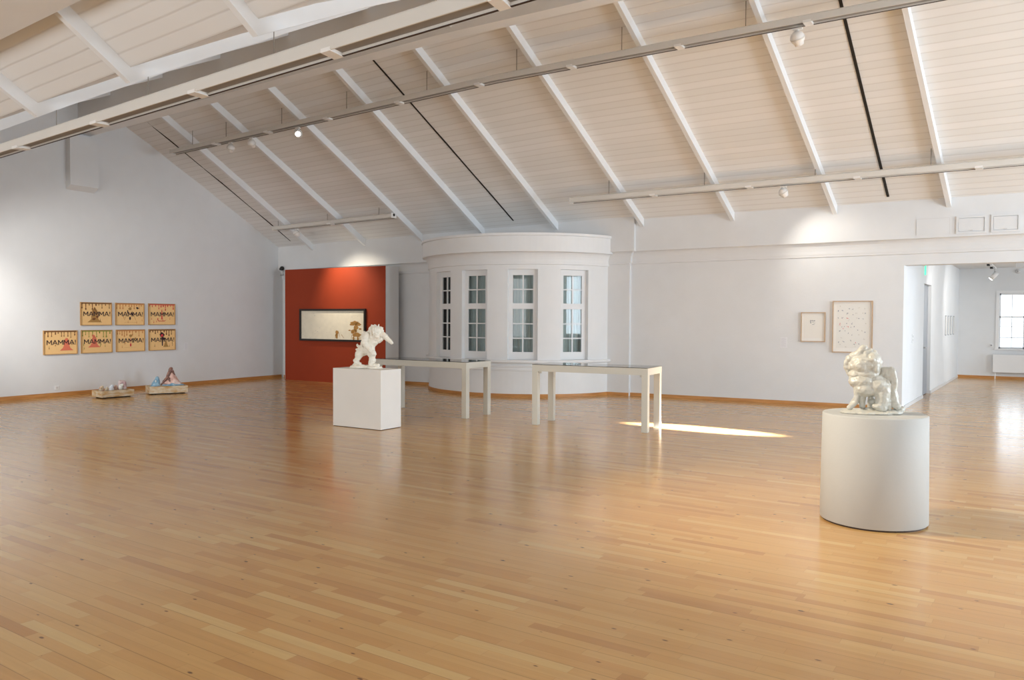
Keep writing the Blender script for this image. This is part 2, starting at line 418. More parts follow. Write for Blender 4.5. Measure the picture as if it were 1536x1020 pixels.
for xt, xb in zip(TOPX, BOTX):
    n = 5; st = []
    for i in range(n + 1):
        Y = 9.04 + (14.13 - 9.04) * i / n
        x = xt + (xb - xt) * (Y - 9.7) / (14.1 - 9.7)
        st.append((x, Y, ceil_far(Y), 0.155))
    rafter(st, 0.155)
VX = [-15.3, -13.4, -11.9, -10.35, -8.84, -7.34, -5.66, -3.95, -2.2, -0.45, 1.3]
for xv, xt in zip(VX, TOPX):
    st = [(xv, VALLEY_Y, VALLEY_Z, 0.14)]
    for i in range(1, 5):
        Y = VALLEY_Y + (8.8 - VALLEY_Y) * i / 4
        st.append((xv + (xt - xv) * i / 4 * 0.8, Y, ceil_near(Y), 0.14))
    rafter(st, 0.14)
    st = [(xv, VALLEY_Y, VALLEY_Z, 0.14), (xv - 0.03, 3.9, ceil_two(3.9), 0.15), (xv - 0.06, 3.56, ceil_two(3.56), 0.15)]
    rafter(st, 0.15)

# dark expansion joints running down the far slope
for xa, xb, Ya, Yb, w in ((-15.0, -15.42, 9.86, 13.86, 0.012), (-9.36, -9.24, 9.86, 13.87, 0.014), (-2.36, -2.27, 9.3, 14.0, 0.020)):
    bm = BM(); rings = []
    for i in range(5):
        Y = Ya + (Yb - Ya) * i / 4; x = xa + (xb - xa) * i / 4; q = Vector(W(x, Y, ceil_far(Y)))
        rings.append([bm.verts.new(q + Vector(d)) for d in ((-w, 0, 0.02), (w, 0, 0.02), (w, 0, -0.014), (-w, 0, -0.014))])
    for A, B in zip(rings[:-1], rings[1:]):
        for i in range(4): bm.faces.new([A[i], A[(i + 1) % 4], B[(i + 1) % 4], B[i]])
    bm.faces.new(rings[0]); bm.faces.new(list(reversed(rings[-1])))
    struct('trim_%d' % (1 + [-15.0, -9.36, -2.36].index(xa)), bm, M_dark)

# ------------------------------------------------------------------ bay
BC = (-9.43, 14.5); BRX, BRY = 2.15, 2.02
def bay_pt(phi, off, z):
    a = R(phi); px, py = BC[0] + BRX * math.sin(a), BC[1] - BRY * math.cos(a)
    n = Vector((math.sin(a) / BRX, -math.cos(a) / BRY)).normalized()
    return (px + n.x * off, py + n.y * off, z)
def arc_profile(bm, prof, p0, p1, step=3.0):
    """(offset,z) profile swept round the bay"""
    n = max(1, int(abs(p1 - p0) / step + 0.5)); rings = []
    for i in range(n + 1):
        ph = p0 + (p1 - p0) * i / n
        rings.append([bm.verts.new(bay_pt(ph, o, z)) for o, z in prof])
    m = len(prof)
    for A, B in zip(rings[:-1], rings[1:]):
        for i in range(m): bm.faces.new([A[i], A[(i + 1) % m], B[(i + 1) % m], B[i]])
    bm.faces.new(rings[0]); bm.faces.new(list(reversed(rings[-1])))
WINS = [(-30.0, -14.6), (-5.6, 10.4), (21.6, 37.4), (49.6, 66.2)]
TH = 0.17
P0, P1 = -86, 82
bm = BM()
arc_profile(bm, [(-TH, 0), (0, 0), (0, 0.505), (0.012, 0.512), (0.012, 0.545), (0.0, 0.552), (0.0, 0.575), (0.018, 0.585), (0.018, 0.612), (0.0, 0.62), (0.0, 0.66), (-TH, 0.66)], P0, P1)
cuts = [P0] + [a for w in WINS for a in w] + [P1]
for a, b_ in zip(cuts[::2], cuts[1::2]):
    arc_profile(bm, [(-TH, 0.66), (0, 0.66), (0, 2.455), (-TH, 2.455)], a, b_, 2.0)
cv = [(-TH, 2.455), (0, 2.455), (0, 2.545), (0.022, 2.552), (0.022, 2.575)]
for i in range(0, 7):
    a = PI / 2 * i / 6; cv.append((0.026 + 0.10 * (1 - math.cos(a)), 2.60 + 0.18 * math.sin(a)))
cv += [(0.145, 2.785), (0.145, 3.08), (0.165, 3.09), (0.165, 3.135), (-TH, 3.135)]
arc_profile(bm, cv, -90, 88)
# flat roof over the bay
c = bm.verts.new((BC[0], BC[1] + 0.1, 3.132)); ring = [bm.verts.new(bay_pt(-90 + 178 * i / 60, -0.1, 3.132)) for i in range(61)]
for i in range(60): bm.faces.new([c, ring[i], ring[i + 1]])
struct('wall_bay', bm, M_bay)
bm = BM(); arc_profile(bm, [(-0.06, 0.655), (0.055, 0.655), (0.07, 0.668), (0.07, 0.70), (0.06, 0.715), (-0.06, 0.715)], P0, 84); struct('trim_sill', bm, M_bay)
# bay windows
ZB, ZT = 0.715, 2.455
for wi, (a0, a1) in enumerate(WINS):
    bm = BM()
    fo, fi = -0.085, -0.135            # frame front/back offsets
    am = (a0 + a1) / 2; da = a1 - a0
    A = Vector(bay_pt(a0, fo, 0)); B = Vector(bay_pt(a1, fo, 0)); ux = (B - A); wd = ux.length; ux.normalize()
    un = Vector((-ux.y, ux.x, 0))     # into the bay
    def fr(u, n_, z, A=A, ux=ux, un=un): return tuple(A + ux * u + un * n_ + Vector((0, 0, z)))
    root = thing('window_%d' % (wi + 1), '', '', (0, 0, 0)); del root['label']; del root['category']; root['kind'] = 'structure'
    def fbox(bm, u0, u1, n0, n1, z0, z1): box(bm, u0, u1, n0, n1, z0, z1, f=lambda a, b_, c_: fr(a, b_, c_))
    st = 0.085
    fbox(bm, 0, st, 0, 0.05, ZB, ZT); fbox(bm, wd - st, wd, 0, 0.05, ZB, ZT)
    fbox(bm, st, wd - st, 0, 0.05, ZB, 0.865); fbox(bm, st, wd - st, 0, 0.05, 2.345, ZT); fbox(bm, st, wd - st, 0, 0.05, 1.695, 1.805)
    mesh_obj('window_frame', bm, M_bay, root)
    bm = BM()
    fbox(bm, wd / 2 - 0.013, wd / 2 + 0.013, 0.004, 0.04, 0.865, 1.695); fbox(bm, wd / 2 - 0.013, wd / 2 + 0.013, 0.004, 0.04, 1.805, 2.345)
    for z in (1.13, 1.41, 2.072): 
        fbox(bm, st, wd / 2 - 0.013, 0.006, 0.038, z - 0.011, z + 0.011); fbox(bm, wd / 2 + 0.013, wd - st, 0.006, 0.038, z - 0.011, z + 0.011)
    mesh_obj('glazing_bars', bm, M_bay, root)
    bm = BM(); fbox(bm, st - 0.01, wd - st + 0.01, 0.018, 0.022, 0.86, 2.35); mesh_obj('window_glass', bm, M_glass, root)
    cu = BM(); n = 44; lo = []; hi = []
    for i in range(n + 1):
        u = -0.06 + (wd + 0.12) * i / n; d = 0.13 + 0.014 * math.sin(i * 1.55 + wi) + 0.006 * math.sin(i * 3.7)
        lo.append(cu.verts.new(fr(u, d, 0.70))); hi.append(cu.verts.new(fr(u, d, 2.48)))
    for i in range(n): cu.faces.new([lo[i], lo[i + 1], hi[i + 1], hi[i]])
    o = mesh_obj('net_curtain', cu, M_curtain, None, smooth=True)
    tag(o, ['grey net curtain behind the leftmost narrow bay window', 'grey-green net curtain behind the second bay window from the red partition', 'grey net curtain behind the third bay window, left of the widest-looking one', 'pale blue-lit net curtain behind the rightmost bay window'][wi], 'curtain', 'net curtains behind the bay windows')

# ------------------------------------------------------------------ skirtings
def skirt(name, pts, mat, h=0.062, t=0.016, side=1):
    bm = BM(); pts = [Vector((p[0], p[1], 0)) for p in pts]; rings = []
    for i, p in enumerate(pts):
        d = (pts[min(i + 1, len(pts) - 1)] - pts[max(i - 1, 0)]).normalized(); n = Vector((d.y, -d.x, 0)) * side
        rings.append([bm.verts.new(q) for q in (p, p + n * t, p + n * t + Vector((0, 0, h)), p + Vector((0, 0, h)))])
    for A, B in zip(rings[:-1], rings[1:]):
        for i in range(4): bm.faces.new([A[i], A[(i + 1) % 4], B[(i + 1) % 4], B[i]])
    bm.faces.new(rings[0]); bm.faces.new(list(reversed(rings[-1])))
    return struct(name, bm, mat)
skirt('baseboard_left', [(lw_x(-5), -5), (lw_x(13.35), 13.35)], M_skirt, 0.075)
skirt('baseboard_back', [W(-16.0, 14.2, 0)[:2], W(-11.57, 14.2, 0)[:2]], M_skirt)
skirt('baseboard_bay', [bay_pt(-84 + 166 * i / 60, 0, 0)[:2] for i in range(61)], M_skirt)
skirt('baseboard_back', [W(-7.31, 14.2, 0)[:2], W(STEP_X, 14.2, 0)[:2]], M_skirt)
skirt('baseboard_back', [W(STEP_X, 14.28, 0)[:2], W(OPEN_X, 14.28, 0)[:2]], M_skirt)

# ------------------------------------------------------------------ far room seen through the opening
JY = 14.3
DY0, DY1, DZ = 17.35, 18.5, 2.235
bm = BM()
y_open = W(OPEN_X, 14.58, 0)[1]
box(bm, OPEN_X - 0.3, OPEN_X, y_open, DY0, 0, 3.05); box(bm, OPEN_X - 0.3, OPEN_X, DY1, 24.9, 0, 3.05); box(bm, OPEN_X - 0.3, OPEN_X, DY0, DY1, DZ, 3.05)
struct('wall_side_room', bm, M_wall)
FY = 24.4
bm = BM(); wall_with_holes(bm, OPEN_X - 0.3, 8.0, 0, 3.05, [(-1.12, 0.02, 0.79, 2.235)], lambda a, b_, c_, d: box(bm, a, b_, FY, FY + 0.3, c_, d)); struct('wall_far', bm, M_wall)
bm = BM(); box(bm, OPEN_X - 0.3, RW, 14.9, FY + 0.3, 2.9, 3.05); struct('ceiling_side_room', bm, M_wall)
bm = BM(); box(bm, -0.70, RW, 22.3, 22.6, 2.78, 2.9); struct('ceiling_beam', bm, M_wall)
bm = BM(); box(bm, OPEN_X - 0.14, OPEN_X - 0.06, DY0, DY1, 0.01, DZ); d = mesh_obj('door_1', bm, M_grey); d['kind'] = 'structure'
bm = BM(); tube(bm, [(OPEN_X - 0.06, DY0 + 0.12, 0.98), (OPEN_X + 0.02, DY0 + 0.12, 0.98), (OPEN_X + 0.02, DY0 + 0.26, 0.98)], 0.012); mesh_obj('door_handle', bm, M_steel, d)
skirt('baseboard_side', [(OPEN_X, 15.0), (OPEN_X, DY0)], M_skirt2, 0.06)
skirt('baseboard_side', [(OPEN_X, DY1), (OPEN_X, FY)], M_skirt2, 0.06)
skirt('baseboard_far', [(OPEN_X, FY), (RW, FY)], M_skirt, 0.07)
# its window
root = thing('window_5', '', ''); del root['label']; del root['category']; root['kind'] = 'structure'
bm = BM(); wx0, wx1, wz0, wz1 = -1.12, 0.02, 0.79, 2.235
for b_ in ((wx0, wx1, wz0, wz0 + 0.04), (wx0, wx1, wz1 - 0.04, wz1), (wx0, wx0 + 0.03, wz0, wz1), (wx1 - 0.04, wx1, wz0, wz1), (-0.585, -0.545, wz0, wz1), (wx0, wx1, 1.60, 1.64)):
    box(bm, b_[0], b_[1], FY + 0.12, FY + 0.17, b_[2], b_[3])
mesh_obj('window_frame', bm, M_rad, root)
bm = BM()
for x in (-0.84, -0.29): box(bm, x - 0.008, x + 0.008, FY + 0.13, FY + 0.16, wz0, wz1)
for z in (1.37, 1.08): box(bm, wx0, wx1, FY + 0.13, FY + 0.16, z - 0.008, z + 0.008)
mesh_obj('glazing_bars', bm, M_rad, root)
bm = BM(); box(bm, wx0, wx1, FY + 0.143, FY + 0.147, wz0, wz1); mesh_obj('window_glass', bm, M_clear, root)
bm = BM(); box(bm, wx0 - 0.09, wx1 + 0.05, FY - 0.03, FY + 0.12, wz0 - 0.035, wz0, bevel=0.004)
box(bm, wx0 - 0.07, wx0, FY - 0.015, FY + 0.0, wz0, wz1 + 0.07); box(bm, wx0 - 0.0, wx1 + 0.05, FY - 0.015, FY + 0.0, wz1, wz1 + 0.07); mesh_obj('window_sill', bm, M_rad, root)
# radiator
t = thing('radiator', 'long white panel radiator below the bright window of the side room', 'radiator', (0, 0, 0))
bm = BM(); box(bm, -1.24, 0.15, FY - 0.12, FY - 0.045, 0.17, 0.64, bevel=0.012); mesh_obj('radiator_panel', bm, M_rad, t)
bm = BM()
for i in range(34): box(bm, -1.22 + i * 0.04, -1.205 + i * 0.04, FY - 0.115, FY - 0.05, 0.642, 0.652)
mesh_obj('top_grille', bm, M_skirt2, t)
bm = BM(); tube(bm, [(-1.18, FY - 0.08, 0.2), (-1.18, FY - 0.08, 0.0)], 0.012); mesh_obj('pipe', bm, M_rad, t); bm = BM(); tube(bm, [(0.1, FY - 0.08, 0.2), (0.1, FY - 0.08, 0.0)], 0.012); mesh_obj('pipe', bm, M_rad, t)
bm = BM(); box(bm, -1.2, -1.15, FY - 0.055, FY - 0.002, 0.3, 0.5); mesh_obj('bracket', bm, M_rad, t)
bm = BM(); box(bm, 0.05, 0.1, FY - 0.055, FY - 0.002, 0.3, 0.5); mesh_obj('bracket', bm, M_rad, t)
t = thing('rotary_wall_switch', 'small grey round control on the wall left of the bright window', 'wall switch', (-1.28, FY, 0.875))
bm = BM(); lathe(bm, [(0, 0.03), (0.02, 0.03), (0.024, 0.0), (0, 0.0)], 20, M=Matrix.Rotation(PI / 2, 4, 'X')); mesh_obj('dial', bm, M_grey, t)
bm = BM(); box(bm, -0.035, 0.035, -0.012, 0.0, -0.035, 0.035, bevel=0.003); mesh_obj('back_plate', bm, M_rad, t)
t = thing('smoke_detector', 'small grey round detector high on the far wall of the side room', 'detector', (-0.725, FY, 2.80))
bm = BM(); lathe(bm, [(0, 0.04), (0.03, 0.04), (0.05, 0.02), (0.055, 0.0), (0, 0)], 24, M=Matrix.Rotation(PI / 2, 4, 'X')); mesh_obj('detector_body', bm, M_skirt2, t, True)
bm = BM(); lathe(bm, [(0, 0.052), (0.012, 0.05), (0.014, 0.038), (0, 0.038)], 16, M=Matrix.Rotation(PI / 2, 4, 'X')); mesh_obj('sensor', bm, M_grey, t, True)
# row of narrow frames on the side room wall
for i, (ya, yb) in enumerate(((21.15, 21.42), (21.72, 21.99), (22.3, 22.57), (22.95, 23.22))):
    t = thing('picture', ['small dark-framed picture on the side-room wall, nearest the grey door', 'small dark-framed picture on the side-room wall, second from the grey door', 'small dark-framed picture on the side-room wall, third from the grey door', 'small dark-framed picture on the side-room wall, nearest the far corner'][i], 'picture', (OPEN_X, (ya + yb) / 2, 1.40), R(90), 'small pictures in a row in the side room')
    h = 0.235; w = (yb - ya) / 2
    bm = BM()
    for b_ in ((-w, -w + 0.02, -h, h), (w - 0.02, w, -h, h), (-w + 0.02, w - 0.02, -h, -h + 0.02), (-w + 0.02, w - 0.02, h - 0.02, h)): box(bm, b_[0], b_[1], -0.012, 0, b_[2], b_[3])
    mesh_obj('frame', bm, M_grey, t)
    bm = BM(); box(bm, -w + 0.02, w - 0.02, -0.008, 0, -h + 0.02, h - 0.02); mesh_obj('print', bm, M_paper, t)
t = thing('light_switch', 'slim pale switch plate beside the opening to the side room', 'switch', (OPEN_X, 15.83, 1.19), R(90))
bm = BM(); box(bm, -0.035, 0.035, -0.012, 0, -0.08, 0.08, bevel=0.003); mesh_obj('plate', bm, M_rad, t)
bm = BM(); box(bm, -0.014, 0.014, -0.018, -0.010, 0.015, 0.05); mesh_obj('rocker', bm, M_skirt2, t); bm = BM(); box(bm, -0.014, 0.014, -0.018, -0.010, -0.05, -0.015); mesh_obj('rocker', bm, M_skirt2, t)
t = thing('exit_sign', 'small glowing green exit sign above the grey door, seen edge-on', 'exit sign', (OPEN_X, 17.05, 2.48))
bm = BM(); box(bm, 0.0, 0.05, -0.035, 0.035, 0.07, 0.11); mesh_obj('bracket', bm, M_rad, t)
bm = BM(); box(bm, 0.03, 0.30, -0.02, 0.02, 0.08, 0.115, bevel=0.004); mesh_obj('lamp_bar', bm, M_rad, t)
bm = BM(); box(bm, 0.035, 0.062, -0.012, 0.012, -0.10, 0.08); mesh_obj('sign_panel', bm, M_green, t)
# ------------------------------------------------------------------ hatches high on the wall
def hatch(xa, xb, za, zb, kind, label):
    Yf = BACK_Y + 0.08 - 0.150
    p0 = Vector(W(xa, Yf, za)); p1 = Vector(W(xb, Yf, za)); ang = math.atan2(p1.y - p0.y, p1.x - p0.x)
    w = (p1 - p0).length / 2; zc = (W(xa, Yf, za)[2] + W(xb, Yf, zb)[2]) / 2; h = (zb - za) / 2
    t = thing('wall_hatch', label, 'hatch', ((p0.x + p1.x) / 2, (p0.y + p1.y) / 2, zc), ang)
    bm = BM()
    if kind:
        s = 0.03
        for b_ in ((-w, -w + s, -h, h), (w - s, w, -h, h), (-w + s, w - s, -h, -h + s), (-w + s, w - s, h - s, h)): box(bm, b_[0], b_[1], -0.022, 0.0, b_[2], b_[3])
        mesh_obj('frame', bm, M_wall, t)
        bm = BM(); box(bm, -w + s + 0.006, w - s - 0.006, -0.014, 0.0, -h + s + 0.006, h - s - 0.006); mesh_obj('panel', bm, M_wall, t)
        bm = BM(); box(bm, -0.02, 0.02, -0.028, -0.014, -h + s + 0.012, -h + s + 0.026); mesh_obj('latch', bm, M_skirt2, t)
    else:
        box(bm, -w, w, -0.008, 0.0, -h, h); mesh_obj('panel', bm, M_wall, t)
        bm = BM()
        for b_ in ((-w - 0.006, -w, -h, h), (w, w + 0.006, -h, h), (-w, w, h, h + 0.006)): box(bm, b_[0], b_[1], -0.003, 0.0, b_[2], b_[3])
        mesh_obj('edge_trim', bm, M_skirt2, t)
hatch(-1.86, -1.385, 2.87, 3.13, 0, 'plain flush access panel on the upper wall, left of the framed hatches')
hatch(-1.29, -0.87, 2.86, 3.14, 1, 'framed white hatch on the upper wall with a small latch, beside the plain panel')
hatch(-0.81, -0.42, 2.86, 3.14, 1, 'framed white hatch on the upper wall with a small latch, nearest the frame edge')

# ------------------------------------------------------------------ red partition and its painting
PY = lambda x: 13.5506 + 0.039 * x
pa = R(2.2335)
t = thing('partition_wall', 'free-standing partition painted terracotta red with a white end, before the back wall', 'partition', (-12.23, PY(-12.23), 0), pa)
LEN, PH, PD = 3.2, 2.665, 0.46
bm = BM(); box(bm, -LEN, -0.012, 0.012, PD, 0.012, PH - 0.004); mesh_obj('core', bm, M_wall, t)
bm = BM()
prof = [(-LEN - 0.03, 0.10), (-LEN - 0.02, 0.03), (-LEN + 0.03, 0.0), (0.0, 0.0), (0.0, 0.012), (-LEN + 0.03, 0.012), (-LEN - 0.018, 0.10)]
lo = [bm.verts.new((x, y, 0.0)) for x, y in prof]; hi = [bm.verts.new((x, y, PH)) for x, y in prof]
n = len(prof)
for i in range(n): bm.faces.new([lo[i], lo[(i + 1) % n], hi[(i + 1) % n], hi[i]])
bm.faces.new(lo); bm.faces.new(list(reversed(hi)))
o = mesh_obj('front_panel', bm, M_red, t); o['label'] = 'terracotta red front panel'
bm = BM(); box(bm, -0.012, 0.0, 0.0125, PD, 0, PH); mesh_obj('end_panel', bm, M_wall, t)

def frame4(bm, w, h, s, d0, d1):
    for b_ in ((-w, -w + s, -h, h), (w - s, w, -h, h), (-w + s, w - s, -h, -h + s), (-w + s, w - s, h - s, h)): box(bm, b_[0], b_[1], d0, d1, b_[2], b_[3])
def poly(bm, pts, y, th=0.0015):
    lo = [bm.verts.new((x, y, z)) for x, z in pts]; hi = [bm.verts.new((x, y + th, z)) for x, z in pts]
    n = len(pts)
    bm.faces.new(lo); bm.faces.new(list(reversed(hi)))
    for i in range(n): bm.faces.new([lo[i], lo[(i + 1) % n], hi[(i + 1) % n], hi[i]])
def blob_poly(bm, cx, cz, rx, rz, y, n=12, jit=0.25, rnd=random, th=0.0015):
    poly(bm, [(cx + rx * math.cos(2 * PI * i / n) * (1 + rnd.uniform(-jit, jit)), cz + rz * math.sin(2 * PI * i / n) * (1 + rnd.uniform(-jit, jit))) for i in range(n)], y, th)
def line_poly(bm, x0, z0, x1, z1, w, y, w1=None):
    d = Vector((x1 - x0, z1 - z0)); d.normalize(); n = Vector((-d.y, d.x)); w1 = w if w1 is None else w1
    poly(bm, [(x0 + n.x * w, z0 + n.y * w), (x0 - n.x * w, z0 - n.y * w), (x1 - n.x * w1, z1 - n.y * w1), (x1 + n.x * w1, z1 + n.y * w1)], y)

xc = -13.828
t = thing('painting', 'wide pale painting with ochre figures in a thin black frame on the red partition', 'painting', (xc, PY(xc), 1.338), pa)
w, h = 1.045, 0.376
bm = BM(); frame4(bm, w, h, 0.045, -0.05, 0.0); mesh_obj('frame', bm, M_black, t)
M_canvas = plain('aged_paper_ground', (0.80, 0.76, 0.63), 0.7, 0.2, var=0.10, scale=9)
bm = BM(); box(bm, -w + 0.045, w - 0.045, -0.02, 0.0, -h + 0.045, h - 0.045); mesh_obj('canvas', bm, M_canvas, t)
rn = random.Random(3)
bm = BM(); y = -0.0225
# mushroom-headed tall figure at right, small cloaked figure left of it
sxp = 2.09 / 452.0            # painted marks measured on the picture itself
def P_(u, v): return (-w + 0.0 + (u - 240) * sxp, h - (v - 383) * (0.752 / 225.0))
for (u, v, a_, b_) in ((622, 478, 26, 12), (640, 488, 20, 12), (604, 490, 16, 8), (628, 510, 14, 22), (616, 535, 22, 10), (632, 560, 26, 16), (606, 545, 12, 9), (585, 530, 8, 4), (500, 548, 9, 18), (497, 572, 8, 16), (612, 585, 6, 12), (640, 585, 7, 13), (655, 520, 10, 6)):
    q = P_(u, v); blob_poly(bm, q[0], q[1], a_ * sxp, b_ * 0.00334, y, 11, 0.3, rn)
for (u0, v0, u1, v1) in ((508, 535, 518, 575), (492, 560, 488, 590), (505, 560, 504, 590), (600, 560, 596, 594), (650, 555, 655, 592), (622, 580, 620, 596), (530, 560, 548, 585)):
    a_ = P_(u0, v0); b_ = P_(u1, v1); line_poly(bm, a_[0], a_[1], b_[0], b_[1], 0.006, y, 0.003)
o = mesh_obj('painted_figures', bm, M_brownfig, t); o['label'] = 'ochre brown washed figures'
bm = BM()
for i in range(46):
    u = rn.uniform(255, 670); v = rn.uniform(400, 590); q = P_(u, v); r_ = rn.uniform(0.003, 0.009)
    blob_poly(bm, q[0], q[1], r_ * rn.uniform(0.6, 2.2), r_, -0.0218, 6, 0.3, rn, 0.001)
mesh_obj('faint_marks', bm, M_markl, t)

# ------------------------------------------------------------------ seven lettered prints on the left wall
LWA = R(90) + math.atan(0.101)
def on_left_wall(y, z, off=0.0): return (lw_x(y) + off, y, z)
def drips(bm, W_, H_, y, rn, drop=1.0):
    x = -W_ + 0.02
    poly(bm, [(-W_, H_), (-W_, H_ - 0.018), (W_, H_ - 0.018), (W_, H_)], y)
    while x < W_ - 0.02:
        L_ = rn.choice([0.03, 0.05, 0.085, 0.12, 0.16]) * drop; r_ = rn.uniform(0.009, 0.016)
        line_poly(bm, x, H_ - 0.015, x, H_ - 0.015 - L_, r_ * 0.7, y, r_ * 0.35); blob_poly(bm, x, H_ - 0.018 - L_, r_, r_ * 1.45, y, 10, 0.05, rn)
        x += rn.uniform(0.05, 0.085)
def loose_drops(bm, W_, H_, y, rn, n=5):
    for i in range(n):
        x = rn.uniform(-W_ * 0.9, W_ * 0.9); z = rn.uniform(-H_ * 0.85, -H_ * 0.15); r_ = 0.008
        blob_poly(bm, x, z, r_, r_ * 1.3, y, 8, 0.1, rn); line_poly(bm, x, z, x, z + 0.045, r_ * 0.5, y, 0.001)
def fig_mound(bm, cx, y, s=1.0, rn=random, top=0.03, base=-0.165, wd=0.13):
    pts = [(cx - wd * s, base), (cx - wd * 0.55 * s, base + 0.05), (cx - wd * 0.42 * s, base + 0.09), (cx - 0.045 * s, top - 0.02), (cx - 0.012, top + 0.02), (cx + 0.02, top + 0.02), (cx + 0.05 * s, top - 0.03), (cx + wd * 0.45 * s, base + 0.085), (cx + wd * 0.6 * s, base + 0.045), (cx + wd * 1.05 * s, base)]
    poly(bm, pts, y)
POST = [  # y centre, z centre, drip material, figure kind, label tail
    (8.39, 1.559, M_brown, 'brown_cone', 'with a brown peaked mound under brown drips'),
    (9.125, 1.559, M_orange, 'thin_arch', 'with thin tan lines and a dark star near top right'),
    (9.878, 1.562, M_redp, 'red_dish', 'with red drips and a small red dish shape'),
    (7.668, 1.016, M_brown, 'pink_right', 'with a salmon mound at its right side'),
    (8.397, 1.018, M_green2, 'pink_left', 'with green drips and a bright pink mound'),
    (9.135, 1.02, M_orange, 'pink_drop', 'with orange drips and one small pink drop'),
    (9.882, 1.022, M_brown, 'dark_rose', 'with a dark-haired head and black stalk'),
]
PW, PHH = 0.328, 0.226
for i, (py, pz, dm, kind, tail) in enumerate(POST):
    t = thing('print', 'kraft-brown print lettered MAMMA! ' + tail, 'print', on_left_wall(py, pz), LWA, 'lettered prints on the left wall')
    rn = random.Random(40 + i)
    bm = BM(); frame4(bm, PW, PHH, 0.012, -0.030, 0.0); mesh_obj('frame', bm, M_oak2, t)
    bm = BM(); box(bm, -PW + 0.012, PW - 0.012, -0.014, 0.0, -PHH + 0.012, PHH - 0.012); sh_ = mesh_obj('sheet', bm, M_kraft, t)
    iw, ih = PW - 0.014, PHH - 0.014
    bm = BM(); drips(bm, iw, ih, -0.0158, rn, 0.62); loose_drops(bm, iw, ih, -0.0158, rn); mesh_obj('drip_pattern', bm, dm, sh_)
    bm = BM(); y = -0.0170; fm = M_brown
    if kind == 'brown_cone':
        fig_mound(bm, -0.035, y, 1.15, top=0.09); fm = M_tan
        b2 = BM(); line_poly(b2, -0.07, -0.02, -0.035, 0.13, 0.008, y - 0.001, 0.006); line_poly(b2, -0.035, 0.13, 0.01, 0.0, 0.006, y - 0.001, 0.009); blob_poly(b2, -0.05, -0.10, 0.04, 0.022, y - 0.001, 10, 0.3, rn); blob_poly(b2, 0.02, -0.06, 0.03, 0.02, y - 0.001, 10, 0.3, rn); mesh_obj('shadow_strokes', b2, M_brown, sh_)
    elif kind == 'thin_arch':
        for a_ in range(8):
            line_poly(bm, -0.13 + a_ * 0.011, -0.12 + a_ * 0.024, -0.12 + a_ * 0.011, -0.098 + a_ * 0.024, 0.003, y); line_poly(bm, 0.13 - a_ * 0.011, -0.12 + a_ * 0.024, 0.12 - a_ * 0.011, -0.098 + a_ * 0.024, 0.003, y)
        for a_ in range(10): line_poly(bm, -0.13 + a_ * 0.028, -0.165, -0.12 + a_ * 0.028, -0.165, 0.003, y)
        blob_poly(bm, 0.0, 0.11, 0.035, 0.03, y, 12, 0.2, rn); fm = M_tan
        b2 = BM(); blob_poly(b2, 0.165, 0.13, 0.03, 0.02, y - 0.001, 11, 0.5, rn); line_poly(b2, -0.055, 0.08, -0.05, 0.02, 0.01, y - 0.001); blob_poly(b2, 0.0, -0.085, 0.02, 0.035, y - 0.001, 9, 0.1, rn); blob_poly(b2, 0.05, 0.0, 0.03, 0.02, y - 0.001, 9, 0.4, rn); mesh_obj('dark_strokes', b2, M_ink, sh_)
    elif kind == 'red_dish':
        line_poly(bm, 0.0, 0.10, 0.0, -0.11, 0.006, y, 0.016); poly(bm, [(-0.12, -0.115), (-0.08, -0.15), (0.06, -0.15), (0.11, -0.115), (0.05, -0.138), (-0.06, -0.138)], y); blob_poly(bm, -0.10, -0.10, 0.012, 0.02, y, 8, 0.1, rn); fm = M_redp
    elif kind == 'pink_right':
        fig_mound(bm, 0.115, y, 1.0, top=0.06, base=-0.155); fm = M_pink
    elif kind == 'pink_left':
        fig_mound(bm, -0.055, y, 0.98, top=0.085, base=-0.115); blob_poly(bm, -0.07, 0.11, 0.03, 0.025, y, 10, 0.3, rn); fm = M_redp if False else M_pink
    elif kind == 'pink_drop':
        blob_poly(bm, 0.0, -0.09, 0.018, 0.034, y, 9, 0.1, rn); line_poly(bm, 0.0, -0.06, 0.0, 0.06, 0.004, y); fm = M_redp
        b2 = BM()
        for a_ in range(10): line_poly(b2, -0.13 + a_ * 0.026, -0.14, -0.12 + a_ * 0.026, -0.14, 0.003, y - 0.001)
        blob_poly(b2, 0.0, 0.10, 0.032, 0.03, y - 0.001, 10, 0.3, rn); blob_poly(b2, 0.11, 0.04, 0.02, 0.02, y - 0.001, 10, 0.3, rn); mesh_obj('tan_strokes', b2, M_tan, sh_)
    else:
        line_poly(bm, 0.0, 0.08, 0.005, -0.13, 0.02, y, 0.012); blob_poly(bm, -0.005, 0.10, 0.055, 0.05, y, 14, 0.25, rn); blob_poly(bm, 0.035, 0.02, 0.03, 0.03, y, 9, 0.3, rn); fm = M_ink
        b2 = BM(); blob_poly(b2, -0.005, 0.09, 0.032, 0.028, y - 0.001, 12, 0.2, rn); mesh_obj('pink_face', b2, M_redp, sh_)
        b2 = BM(); fig_mound(b2, 0.09, y + 0.0008, 0.5, top=-0.05, base=-0.155); mesh_obj('tan_strokes', b2, M_tan, sh_)
    mesh_obj('printed_figure', bm, fm, sh_)
    bm = BM(); lh = 0.044; y = -0.0195; cx = -0.268
